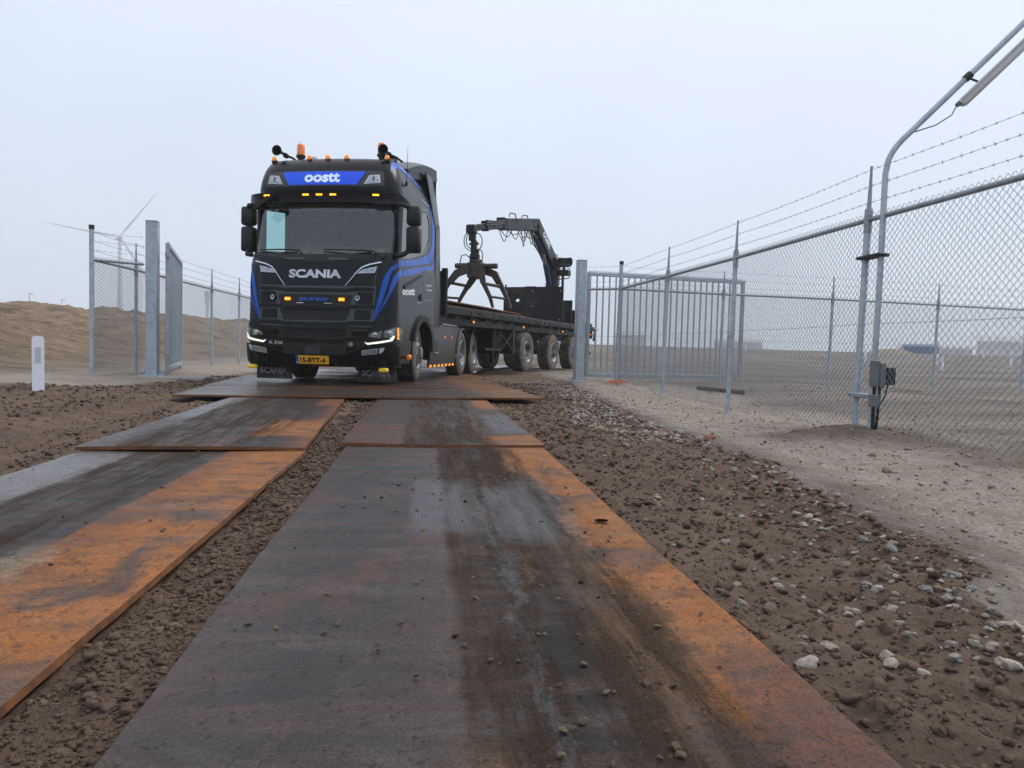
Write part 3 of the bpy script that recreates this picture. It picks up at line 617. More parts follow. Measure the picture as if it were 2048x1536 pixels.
pr_ = [tuple(CP(SM, z)) for z in zz]; pl_ = [(-p[0], p[1], p[2]) for p in pr_]
mb.add(pr_+pl_, [(i, i+1, len(zz)+i+1, len(zz)+i) for i in range(len(zz)-1)]); mb.build('rear_wall', MT['paint2'], TR)
# --- glass
def rim(name, poly, off, w, mat, par=None):      # rubber seal / trim band round a polygon
    c = np.mean(poly, 0); P2 = [((p[0]-c[0])*(1-w/abs(p[0]-c[0]+1e-9)) + c[0] if abs(p[0]-c[0]) > w*1.5 else p[0], p[1]-np.sign(p[1]-c[1])*w if abs(p[1]-c[1]) > w*1.5 else p[1]) for p in poly]
    return patch(name, poly, off, .02, mat, par, holes=[P2])
ws_o = pane('windscreen', WS, -.004, MT['glass'], smooth=60)
rim('windscreen_seal', [(p[0]*1.012, p[1]+(.014 if p[1] > 2.5 else -.014)) for p in WS], .004, .028, MT['gloss'])
for sg in (1, -1):
    q = SW if sg == 1 else SWm
    w_ = pane('side_window', q, -.004, MT['sideglass'], smooth=60)
    rim('window_trim', q, .006, .022, MT['gloss'], w_)
# --- cab interior
mb = MB(); mb.box(-1.14, 1.14, -.95, 1.25, 1.50, 1.55); mb.build('cab_floor', MT['interior'], TR)
mb = MB(); mb.box(-1.12, 1.12, 1.18, 1.24, 1.5, 3.6); mb.box(-1.16, 1.16, -.95, 1.2, 3.08, 3.12); mb.build('cab_lining', MT['interior2'], TR)
mb = MB(); mb.box(-1.12, 1.12, -1.05, -.70, 1.75, 2.16, .05); mb.box(.30, .95, -.95, -.62, 2.10, 2.26, .05); mb.box(-.2, .3, -.95, -.6, 1.6, 2.2, .05); mb.build('dashboard', MT['interior'], TR)
for sx in (-.58, .58):
    mb = MB(); mb.box(sx-.27, sx+.27, -.15, .4, 1.55, 1.95, .06); mb.box(sx-.26, sx+.26, .28, .46, 1.9, 2.62, .06); mb.box(sx-.14, sx+.14, .30, .43, 2.62, 2.88, .04); mb.build('seat', MT['interior2'], TR, 40)
mb = MB(); c = Vector((.58, -.42, 2.18)); ax = Vector((0, .55, 1)).normalized(); x, y, z = frame(ax)
mb.tube([c+(x*cos(a)+y*sin(a))*.23 for a in np.linspace(0, 2*pi, 25)], .017, 8, False)
for a in (0, pi*.5, pi): mb.cyl(c, c+(x*cos(a)+y*sin(a))*.22, .015)
mb.cyl(c, c-ax*.4, .03); mb.build('steering_wheel', MT['plastic'], TR, 40)
mb = MB(); mb.tube([(-.42, -.85, 2.16), (-.40, -.86, 2.30), (-.36, -.86, 2.36), (-.12, -.84, 2.62), (.06, -.82, 2.80)], [.028, .028, .030, .022, .014], 8); mb.tube([(-.40, -.86, 2.30), (-.48, -.86, 2.31), (-.55, -.86, 2.36)], .018, 6); mb.build('holder_arm', MT['plastic'], TR, 40)
for a_, b_ in ((.14, .22), (.30, .40)): mb = MB(); mb.box(a_, b_, -1.0, -.97, 2.16, 2.27, .01); mb.build('dashboard_device', MT['plastic'], TR)
mb = MB(); mb.box(-1.20, -1.17, -.06, 1.16, 1.6, 3.08); mb.build('curtain', MT['interior2'], TR)
mb = MB(); mb.box(-1.20, -1.16, -1.08, -.83, 1.9, 3.05); mb.build('pillar_trim', MT['interior2'], TR)
mb = MB()                                        # scalloped pelmet across the top of the windscreen
pts = [(-1.08, 3.06)]
for k in range(10):
    x0 = -1.08+k*.216
    pts += [(x0+.216*t, 2.93-.055*sin(pi*t)) for t in (.05, .25, .5, .75, .95)]
pts += [(1.08, 3.06)]
mb.prism(pts, lambda u, w: (u, -.95, w), lambda u, w: (u, -.93, w)); mb.build('valance', MT['valance'], TR)
for a_, b_ in ((-1.06, -.62), (.62, 1.06)): mb = MB(); mb.box(a_, b_, -.94, -.90, 2.88, 3.04, .02); mb.build('sun_blind', MT['interior'], TR)
# --- visor over the windscreen
VS = [(-1.36, 2.93), (-1.36, 3.02), (-1.22, 3.13), (-.6, 3.165), (0, 3.17), (.6, 3.165), (1.22, 3.13), (1.36, 3.02), (1.36, 2.93), (1.2, 2.935), (.95, 2.90), (.8, 2.945), (0, 2.955), (-.8, 2.945), (-1.2, 2.935)]
vis = patch('sun_visor', VS, .15, .05, MT['paint'], du=.06, dv=.06)
mb = MB(); vv = CN(np.linspace(-1.34, 1.34, 41), np.full(41, 3.14), .13); v3 = CN(np.linspace(-1.34, 1.34, 41), np.full(41, 3.17), .0)
mb.add(list(vv)+list(v3), [(i, i+1, 42+i, 41+i) for i in range(40)]); mb.build('visor_top', MT['paint'], vis, 40)
patch('visor_groove', [(-1.3, 3.068), (1.3, 3.068), (1.3, 3.074), (-1.3, 3.074)], .1515, .004, MT['gloss'], vis)
for s0 in (-.92, -.228, 0., .228, .92):
    patch('marker_lamp', [(s0-.05, 3.092), (s0+.05, 3.092), (s0+.052, 3.106), (s0+.05, 3.12), (s0-.05, 3.12), (s0-.052, 3.106)], .162, .012, MT['amberbar'], vis, du=.03, dv=.03)
# --- roof front: housing, sign, spot lamps
patch('sign_housing', [(-1.05, 3.25), (-.64, 3.235), (.64, 3.235), (1.05, 3.25), (1.06, 3.49), (.79, 3.495), (-.79, 3.495), (-1.06, 3.49)], .006, .01, MT['gloss'])
sgn = patch('roof_sign', [(-.59, 3.262), (.59, 3.262), (.755, 3.474), (-.755, 3.474)], .02, .02, MT['signblue'])
lettering('oostt', -.31, .31, 3.292, 3.447, .028, MT['signwhite'], sgn, .035)
for sg in (-1, 1):
    q = [(.71, 3.275), (.99, 3.295), (.99, 3.43), (.81, 3.415)]; q = q if sg == 1 else mir(q)
    sp = patch('roof_spotlight', q, .018, .016, MT['silver'])
    q2 = [(.745, 3.292), (.975, 3.312), (.975, 3.415), (.825, 3.402)]; q2 = q2 if sg == 1 else mir(q2)
    patch('reflector', q2, .021, .004, MT['lamp_in'], sp); pane('lens', q2, .030, MT['clear'], sp)
    q3 = [(.86, 3.32), (.90, 3.322), (.905, 3.40), (.87, 3.395)]; patch('divider', q3 if sg == 1 else mir(q3), .026, .004, MT['boxgrey'], sp)
for sx in (-.99, -.335, -.01, .315, .99):
    yy = float(CP(sx, 3.71)[1])+.02; mb = MB(); mb.box(sx-.045, sx+.045, yy-.015, yy+.09, 3.69, 3.75, .012); o = mb.build('roof_marker_lamp', MT['plastic'], TR)
    mb = MB(); sph(mb, (sx, yy, 3.765), .039, 12, 8, (1.05, .9, 1.05)); mb.build('lens', MT['amberroof'], o, 60)
# --- horns, beacons, antennas on the roof
def horn(x, y, z, dx):
    mb = MB(); mb.lathe([(.020, .30), (.024, .20), (.034, .10), (.055, .03), (.082, -.02), (.088, -.03), (.080, -.03), (.05, .02), (.02, .08)], (x, y, z), (0, 1, 0.05), 20)
    mb.cyl((x, y+.28, z), (x, y+.36, z), .045, .04); mb.tube([(x, y+.30, z), (x+dx*.1, y+.34, z-.03), (x+dx*.22, y+.36, z-.11)], .02, 8); return mb.build('air_horn', MT['plastic'], TR, 40)
horn(-.93, -.92, 3.90, 1); horn(.93, -.92, 3.89, 1)
for sx in (-.66, .79):
    mb = MB(); mb.cyl((sx, -.6, 3.74), (sx, -.6, 3.90), .05, .05, 16); mb.lathe([(.075, 3.86), (.08, 3.90), (.07, 3.905)], (sx, -.6, 0), n=20); o = mb.build('beacon', MT['plastic'], TR, 40)
    mb = MB(); mb.lathe([(.068, 3.90), (.070, 3.93), (.066, 4.06), (.055, 4.085), (.02, 4.095), (.001, 4.095)], (sx, -.6, 0), n=20); mb.build('dome', MT['amberdull'], o, 40)
    mb = MB(); mb.box(sx+.10, sx+.26, -.56, -.48, 3.78, 3.90, .02); mb.build('work_lamp', MT['silver'], TR)
mb = MB(); mb.cyl((1.235, -.62, 3.36), (1.25, -.64, 3.44), .028, .018); mb.cyl((1.25, -.64, 3.42), (1.262, -.64, 4.02), .006, .003, 6); mb.build('antenna', MT['plastic'], TR, 40)
mb = MB(); mb.cyl((-.75, -.4, 3.8), (-.76, -.42, 4.2), .005, .003, 6); mb.build('antenna', MT['plastic'], TR)
# --- spoiler and side deflectors behind the cab
mb = MB()
def spo(t, u):                                  # t front..back, u across
    y = .05+1.48*t; h = 3.83+.42*(1-(1-t)**2); w = 1.07+.135*t; k = 1-abs(u)**7*.22
    return (u*w, y, 3.78+(h-3.78)*k)
NU, NV = 21, 13; v = [spo(i/(NV-1), -1+2*j/(NU-1)) for i in range(NV) for j in range(NU)]
f = [(i*NU+j, i*NU+j+1, (i+1)*NU+j+1, (i+1)*NU+j) for i in range(NV-1) for j in range(NU-1)]
mb.add(v, f)
for j in (0, NU-1):
    e = [spo(i/(NV-1), -1+2*j/(NU-1)) for i in range(NV)]; b = [(p[0]*1.005, p[1]+.03*i/NV, 3.66+.30*i/NV) for i, p in enumerate(e)]
    mb.add(e+b, [(i, i+1, NV+i+1, NV+i) for i in range(NV-1)])
e = [spo(1, -1+2*j/(NU-1)) for j in range(NU)]; mb.add(e+[(p[0], 1.51, 3.62) for p in e], [(j, j+1, NU+j+1, NU+j) for j in range(NU-1)])
mb.build('roof_spoiler', MT['paint'], TR, 40)
for sx in (-.45, .52):
    mb = MB(); mb.tube([(sx+.04*cos(a), .75, 4.14+.045*sin(a)) for a in np.linspace(0, pi, 9)], .012, 6); mb.build('lifting_eye', MT['silver'], TR)
for sg in (-1, 1):                               # stacked deflector panels per side
    for (z0, z1, ya0, ya1, yb0, yb1, h0, h1) in ((1.06, 1.30, 1.335, 1.335, 1.93, 1.96, 1.28, 1.28), (1.31, 3.02, 1.335, 1.335, 1.96, 1.86, 1.282, 1.262), (3.04, 3.93, 1.26, .74, 1.85, 1.58, 1.262, 1.205)):
        mb = MB(); N = 8; V = []; NZ = 6
        for m_ in range(NZ):
            q = m_/(NZ-1); z = z0+(z1-z0)*q; hw = h0+(h1-h0)*q; ya = ya0+(ya1-ya0)*q; yb = yb0+(yb1-yb0)*q
            for k in range(N): V.append((sg*(hw+.004-.05*(k/(N-1))**2), ya+(yb-ya)*k/(N-1), z))
        n = len(V); W_ = [(p[0]-sg*.03, p[1], p[2]) for p in V]; F = [(m_*N+k, m_*N+k+1, (m_+1)*N+k+1, (m_+1)*N+k) for m_ in range(NZ-1) for k in range(N-1)]
        ring = list(range(N))+[m_*N+N-1 for m_ in range(1, NZ)]+[(NZ-1)*N+k for k in range(N-2, -1, -1)]+[m_*N for m_ in range(NZ-2, 0, -1)]
        mb.add(V+W_, F+[tuple(n+i_ for i_ in q[::-1]) for q in F]+[(a_, n+a_, n+b_, b_) for a_, b_ in zip(ring, ring[1:]+ring[:1])]); mb.build('side_deflector', MT['paint'], TR, 40)
# --- front: hood panel, chrome sweeps, upper lamps, intakes
HOOD = [(-.49, 1.605), (-.63, 1.79), (-.74, 1.90), (-1.0, 1.99), (-1.09, 2.075), (-.9, 2.07), (-.62, 2.03), (-.5, 1.995), (-.24, 1.965), (.24, 1.965), (.5, 1.995), (.62, 2.03), (.9, 2.07), (1.09, 2.075), (1.0, 1.99), (.74, 1.90), (.63, 1.79), (.49, 1.605)]
hood = patch('hood_panel', HOOD, .030, .03, MT['paint'])
lettering('SCANIA', -.43, .43, 1.712, 1.852, .044, MT['silver'], hood, .045, thick=.012)
COWL = [(-1.10, 2.085), (-.9, 2.08), (-.62, 2.04), (-.5, 2.005), (-.24, 1.975), (.24, 1.975), (.5, 2.005), (.62, 2.04), (.9, 2.08), (1.10, 2.085), (1.10, 2.125), (.6, 2.115), (0, 2.105), (-.6, 2.115), (-1.10, 2.125)]
patch('cowl', COWL, .016, .02, MT['plastic'])
for sx in (-.36, .36): patch('cowl_vent', [(sx-.16, 2.012), (sx+.16, 2.012), (sx+.14, 2.04), (sx-.14, 2.04)], .022, .008, MT['gloss'])
for sg in (1, -1):
    arcp = [(1.04, 2.00), (.86, 1.955), (.745, 1.905), (.672, 1.83), (.60, 1.73), (.495, 1.598)]
    w = [.020, .018, .014, .010, .008, .006]; q = [(a[0]+k*.7, a[1]-k) for a, k in zip(arcp, w)]
    pp = arcp+q[::-1]; pp = pp if sg == -1 else pp[::-1]
    patch('chrome_trim', pp if sg == 1 else [(-p[0], p[1]) for p in pp], .040, .018, MT['chrome'])
    lp = [(.655, 1.795), (.95, 1.812), (.985, 1.925), (.88, 1.90), (.755, 1.868)]; lp_ = lp if sg == 1 else mir(lp)
    ul = patch('upper_lamp', lp_, .016, .02, MT['lamp_in']); pane('lens', lp_, .034, MT['clear'], ul)
    lr = [(.70, 1.800), (.95, 1.815), (.957, 1.835), (.72, 1.82)]; patch('white_strip', lr if sg == 1 else mir(lr), .026, .006, MT['white'], ul)
    ip = [(.60, 1.60), (.93, 1.60), (.955, 1.785), (.68, 1.768)]; ip_ = ip if sg == 1 else mir(ip)
    it = patch('corner_intake', ip_, .004, .01, MT['honey'])
    for k in range(4):
        z = 1.632+k*.036; q = [(.63+.02*k, z), (.94, z), (.94, z+.010), (.635+.02*k, z+.010)]; patch('slat', q if sg == 1 else mir(q), .014, .010, MT['plastic'], it)
# --- grille: recessed honeycomb openings and wide curved slats
def band(name, hw0, z0, hw1, z1, off, thick, mat, par=None): return patch(name, [(-hw0, z0), (hw0, z0), (hw1, z1), (-hw1, z1)], off, thick, mat, par, dv=.06)
gr = band('grille', .92, .615, .98, 1.60, .006, .01, MT['gloss'])
for (h0, z0, h1, z1) in ((.575, 1.283, .615, 1.455), (.51, 1.036, .59, 1.217), (.50, .762, .55, .89), (.47, .66, .50, .695)): band('honeycomb', h0, z0, h1, z1, .010, .004, MT['honey'], gr)
def slat(zc, hh, hw, drop, nm='grille_slat'):
    # a full-width bar whose middle hangs lower and sits further out than its ends
    P_ = [(-.95, zc+hh), (-hw-.04, zc+hh), (-hw+.06, zc+hh-drop), (hw-.06, zc+hh-drop), (hw+.04, zc+hh), (.95, zc+hh), (.945, zc-hh*.9), (hw+.01, zc-hh), (hw-.09, zc-hh-drop), (-hw+.09, zc-hh-drop), (-hw-.01, zc-hh), (-.945, zc-hh*.9)]
    return patch(nm, P_, .042, .036, MT['paint2'], gr, dv=.05)
slat(1.548, .028, .62, .024); slat(1.268, .03, .60, .022); slat(1.0, .034, .56, .028); slat(.925, .018, .54, .015); slat(.745, .024, .52, .026)
for sg in (-1, 1):
    for (z0, z1, s0, s1) in ((1.31, 1.50, .68, .925), (1.06, 1.22, .65, .895), (.79, .88, .62, .86)):
        q = [(s0, z0), (s1, z0), (s1+.012, z1), (s0+.012, z1)]; patch('grille_cheek', q if sg == 1 else mir(q), .030, .024, MT['paint2'], gr)
    amb = [(.40, 1.352), (.49, 1.352), (.49, 1.402), (.40, 1.402)]; a_ = patch('strobe_lamp', amb if sg == 1 else mir(amb), .040, .03, MT['amber'])
    for x0 in (.425, .468): 
        q = [(x0-.012, 1.362), (x0+.012, 1.362), (x0+.012, 1.392), (x0-.012, 1.392)]; patch('led_cell', q if sg == 1 else mir(q), .045, .006, MT['amberbar'], a_)
    rl = [(.17, 1.305), (.29, 1.305), (.29, 1.318), (.17, 1.318)]; patch('release_catch', rl if sg == 1 else mir(rl), .035, .02, MT['silver'], gr)
    bd = [(.70+.034*cos(t), 1.405+.038*sin(t)-(.006 if sin(t) < -.7 else 0)) for t in np.linspace(0, 2*pi, 17)[:-1]]; sb = patch('shield_badge', bd if sg == 1 else mir(bd), .052, .01, MT['silver'], du=.03, dv=.03)
    bd2 = [(.70+.022*cos(t), 1.408+.024*sin(t)) for t in np.linspace(0, 2*pi, 13)[:-1]]; patch('enamel', bd2 if sg == 1 else mir(bd2), .055, .004, MT['rust'], sb, du=.03, dv=.03)
sup = lettering('SUPER', -.235, .235, 1.343, 1.402, .040, MT['superblue'], gr, .03, slant=.03, thick=.02)
patch('emblem_bar', [(-.25, 1.369), (.25, 1.369), (.25, 1.377), (-.25, 1.377)], .0415, .01, MT['superblue'], gr)
lettering('R 520', -.745, -.505, .642, .690, .052, MT['silver'], gr, .035)
lettering('V8', .578, .642, .655, .700, .052, MT['silver'], gr, .03); patch('chevron', [(.575, .655), (.612, .628), (.650, .655), (.650, .672), (.612, .645), (.575, .672)], .050, .006, MT['silver'], gr, du=.02, dv=.02)
# --- bumper, lower grille, head lamps
BUM = [(-1.62, .40), (-1.40, .345), (0, .33), (1.40, .345), (1.62, .40), (1.62, .62), (1.50, .655), (.86, .640), (.80, .600), (.48, .478), (0, .470), (-.48, .478), (-.80, .600), (-.86, .640), (-1.50, .655), (-1.62, .62)]
bum = patch('bumper', BUM, .055, .06, MT['paint2'])
patch('lower_grille', [(-.50, .488), (.50, .488), (.54, .622), (-.54, .622)], .016, .004, MT['honey'], bum)
patch('bumper_trim', [(-.86, .648), (-.80, .610), (-.47, .488), (0, .480), (.47, .488), (.80, .610), (.86, .648), (.83, .655), (.77, .622), (.46, .500), (0, .492), (-.46, .500), (-.77, .622), (-.83, .655)], .050, .02, MT['plastic'], bum)
patch('radar_cover', [(-.13, .500), (.12, .500), (.125, .612), (-.125, .612)], .050, .035, MT['greypaint'], bum)
patch('bumper_lip', [(-1.55, .335), (1.55, .335), (1.55, .30), (-1.55, .30)], .03, .03, MT['plastic'], bum)
HL = [(.84, .782), (.87, .845), (1.33, .975), (1.50, .935), (1.51, .74), (1.25, .700), (.87, .664), (.815, .70)]
for sg in (1, -1):
    m_ = (lambda q: q) if sg == 1 else mir
    hl = patch('headlight', m_(HL), .020, .03, MT['gloss'], tuple() or None)
    patch('housing', m_([(.80, .66), (1.56, .715), (1.57, .99), (1.40, 1.03), (.86, .90)]), .012, .02, MT['plastic'], hl)
    patch('reflector', m_([(.885, .79), (.905, .84), (1.08, .885), (1.07, .775)]), .028, .012, MT['lamp_in'], hl); patch('reflector', m_([(1.11, .785), (1.115, .893), (1.30, .945), (1.32, .835), (1.25, .79)]), .028, .012, MT['lamp_in'], hl)
    for (sx, zz_) in ((.985, .825), (1.205, .855)):
        p = CN(sg*sx, zz_, .03); nrm = (CN(sg*sx, zz_, .08)-p); nrm /= np.linalg.norm(nrm); mb = MB(); mb.lathe([(.045, .0), (.045, .018), (.036, .022), (.03, .012), (.001, .016)], p, nrm, 16); mb.build('projector', MT['chrome'], hl, 40)
    patch('daytime_lamp', m_([(.822, .708), (.87, .692), (1.05, .722), (1.20, .752), (1.27, .825), (1.292, .80), (1.245, .735), (1.06, .692), (.87, .664)]), .036, .018, MT['drl'], hl, du=.04, dv=.04)
    patch('turn_lamp', m_([(1.365, .757), (1.412, .765), (1.390, .945), (1.352, .953)]), .036, .012, MT['amber'], hl)
    pane('lens', m_([(p[0], p[1]) for p in HL]), .050, MT['clear'], hl)
    fg = patch('fog_lamp', m_([(.79, .490), (1.02, .520), (1.035, .612), (.79, .572)]), .066, .02, MT['silver'])
    patch('reflector', m_([(.805, .505), (1.005, .533), (1.015, .595), (.805, .560)]), .070, .006, MT['lamp_in'], fg); pane('lens', m_([(.80, .497), (1.012, .525), (1.025, .605), (.80, .567)]), .078, MT['clear'], fg)
    patch('corner_lamp', m_([(1.05, .522), (1.105, .560), (1.12, .625), (1.052, .612)]), .066, .02, MT['lampbody'], fg)
    # small orange side marker on a stub, and the fender step behind
    p = CN(sg*1.66, .47, .0); mb = MB(); mb.cyl(p, (p[0]+sg*.10, p[1], p[2]), .022, .022, 8); o = mb.build('marker_stub', MT['plastic'], TR)
    mb = MB(); sph(mb, (p[0]+sg*.13, p[1], p[2]), .05, 12, 8); mb.build('lens', MT['amberdull'], o, 60)
# --- number plate
npq = lambda a, b, c, d: [(a, c), (b, c), (b, d), (a, d)]
np_ = patch('number_plate', npq(-.27, .27, .352, .470), .082, .01, MT['plateyellow'])
patch('blue_band', npq(-.268, -.228, .353, .469), .0845, .003, MT['plateblue'], np_); lettering('NL', -.263, -.235, .362, .385, .087, MT['white'], np_, .03, thick=.002)
lettering('15-BTT-4', -.195, .215, .375, .448, .086, MT['ink'], np_, .03, thick=.003)
# --- blue stripes: front corners, along the door, up behind the window
def off_s(q, d=.05): return [(p[0]-d, p[1]) for p in q]
SA = off_s([(0.992, 1.038), (1.022, 1.222), (1.053, 1.37), (1.091, 1.532), (1.122, 1.681), (1.163, 1.801), (1.249, 1.928), (1.40, 2.018), (1.41, 1.944), (1.281, 1.871), (1.241, 1.778), (1.216, 1.673), (1.166, 1.492), (1.098, 1.284), (1.006, 1.040)])
SB = off_s([(1.012, 1.039), (1.073, 1.18), (1.141, 1.33), (1.222, 1.511), (1.261, 1.662), (1.3, 1.769), (1.401, 1.87), (1.52, 1.92), (1.60, 1.90), (1.60, 1.834), (1.459, 1.77), (1.378, 1.702), (1.316, 1.592), (1.225, 1.423), (1.114, 1.226)])
for sg in (1, -1):
    m_ = (lambda q: q) if sg == 1 else mir
    patch('blue_stripe', m_(SA[::-1]), .0035, .002, MT['blue'], du=.03, dv=.05); patch('blue_stripe', m_(SB[::-1]), .0035, .002, MT['blue'], du=.03, dv=.05)
    patch('blue_stripe', m_([(1.36, 1.95), (1.95, 2.035), (2.75, 2.165), (3.30, 2.235), (3.52, 2.34), (3.66, 2.60), (3.69, 2.95), (3.60, 3.15), (3.46, 3.38), (3.36, 3.44), (3.42, 3.15), (3.47, 2.9), (3.42, 2.62), (3.30, 2.47), (3.05, 2.36), (2.75, 2.29), (1.95, 2.14), (1.36, 2.06)]), .0035, .002, MT['blue'], du=.08)
    patch('blue_stripe', m_([(1.58, 1.835), (1.70, 1.825), (2.05, 1.885), (2.75, 2.02), (2.92, 2.085), (3.40, 2.125), (3.62, 2.16), (3.66, 2.40), (3.52, 2.25), (3.30, 2.19), (2.75, 2.12), (1.95, 1.99), (1.58, 1.91)]), .0035, .002, MT['blue'], du=.08)
    patch('blue_stripe', m_([(1.18, 3.50), (1.28, 3.58), (1.5, 3.64), (2.2, 3.62), (2.9, 3.56), (2.9, 3.60), (2.2, 3.70), (1.5, 3.74), (1.30, 3.735), (1.22, 3.70)]), .0035, .002, MT['blue'], du=.06)
    # shut lines of door and side locker
    for ln in ([(1.37, 2.05), (1.42, 1.33), (1.60, 1.21), (1.63, .95)], [(2.80, 2.30), (2.88, 1.77), (2.84, 1.40)], [(2.92, 1.52), (3.55, 1.56), (3.58, 2.10), (2.92, 2.08), (2.92, 1.52)], [(1.38, 2.99), (2.3, 3.10), (3.15, 3.21), (3.32, 3.10), (3.36, 2.75), (3.20, 2.45), (2.85, 2.32)], [(.99, 1.935), (.945, 1.57), (.885, 1.06)], [(1.15, 3.10), (1.5, 3.03), (2.4, 3.14), (3.2, 3.24)]):
        for a, b in zip(ln, ln[1:]):
            d = Vector((b[0]-a[0], b[1]-a[1])).normalized()*.006; n_ = (-d.y, d.x)
            patch('shut_line', m_([(a[0]-n_[0], a[1]-n_[1]), (b[0]-n_[0], b[1]-n_[1]), (b[0]+n_[0], b[1]+n_[1]), (a[0]+n_[0], a[1]+n_[1])][::1]), .0028, .001, MT['gloss'], body)
    dh = patch('door_handle', m_([(2.47, 1.425), (2.74, 1.455), (2.74, 1.66), (2.55, 1.60)]), .006, .005, MT['gloss'])
    patch('grip', m_([(2.60, 1.47), (2.70, 1.48), (2.70, 1.63), (2.62, 1.58)]), .03, .02, MT['plastic'], dh)
    # wheel-arch flare
    fl = arch_pts(AR+.05, pi*.88, .06, 18); f2 = arch_pts(AR-.06, .06, pi*.88, 18); patch('wheel_arch', m_((fl+f2)[::-1]), .045, .05, MT['plastic'], du=.06, dv=.06)
patch('air_guide', [(1.66, 1.66), (1.72, 1.62), (2.70, 1.93), (2.72, 1.96), (1.75, 1.70)], .02, .016, MT['plastic'], du=.08)
lettering('oostt', 1.60, 2.32, 1.505, 1.625, .0045, MT['white'], TR, .04, zs=.055, thick=.002, name='door_lettering')
lettering('Rijplaten &', 3.05, 3.45, 1.775, 1.825, .0045, MT['white'], TR, .01, zs=.03, thick=.002, name='side_lettering'); lettering('Transport', 3.05, 3.47, 1.69, 1.745, .0045, MT['white'], TR, .01, zs=.03, thick=.002, name='side_lettering')
lettering('Rond Bout', 2.85, 3.30, 3.34, 3.38, .0045, MT['white'], TR, .0, zs=-.02, thick=.002, name='script_lettering')
# --- mirrors
def mirror(sg):
    x = 1.50 if sg > 0 else -1.385
    mb = MB(); mb.box(x-.11, x+.11, -1.10, -.92, 2.63, 2.94, .03); o = mb.build('mirror', MT['plastic'], TR, 50)
    mb = MB(); mb.box(x-.11, x+.11, -1.10, -.90, 2.19, 2.605, .03); mb.build('lower_housing', MT['plastic'], o, 50)
    mb = MB(); mb.box(x-.03, x+.05, -1.04, -.96, 2.58, 2.66); mb.build('stem', MT['plastic'], o)
    mb = MB(); mb.tube([(sg*1.22, -1.12, 2.96), (sg*1.33, -1.12, 2.95), (x, -1.05, 2.90)], .035, 8); mb.tube([(sg*1.24, -1.16, 2.12), (sg*1.34, -1.14, 2.13), (x-sg*.03, -1.04, 2.24)], .04, 8); mb.build('arm', MT['plastic'], o, 40)
    mb = MB(); mb.box(x-.09, x+.09, -.92, -.905, 2.67, 2.89); mb.box(x-.09, x+.09, -.90, -.885, 2.23, 2.57); mb.build('glass', MT['chrome'], o)
mirror(1); mirror(-1)
mb = MB(); c0 = Vector(CN(-1.02, 2.98, .10)); mb.tube([c0, c0+Vector((.02, -.14, -.06)), c0+Vector((.14, -.20, -.10))], .02, 8); mb.prism([(-.16, -.14), (.10, .06), (.12, .0), (-.10, -.16)], lambda u, w: (c0.x+.1+u, c0.y-.26, c0.z+w), lambda u, w: (c0.x+.1+u, c0.y-.10, c0.z+w)); mb.build('front_mirror', MT['plastic'], TR, 50)
for x0, x1 in ((-.25, -1.05), (.98, .08)):        # wipers resting at the foot of the glass
    mb = MB(); p0 = CN(x0, 2.10, .04); p1 = CN((x0+x1)/2, 2.15, .06); p2 = CN(x1, 2.175, .03); mb.tube([p0, CN(x0-.06, 2.14, .06), p1], .014, 6); mb.tube([CN(x0-.12, 2.165, .02), p1, p2], .012, 6); mb.build('wiper', MT['plastic'], TR)
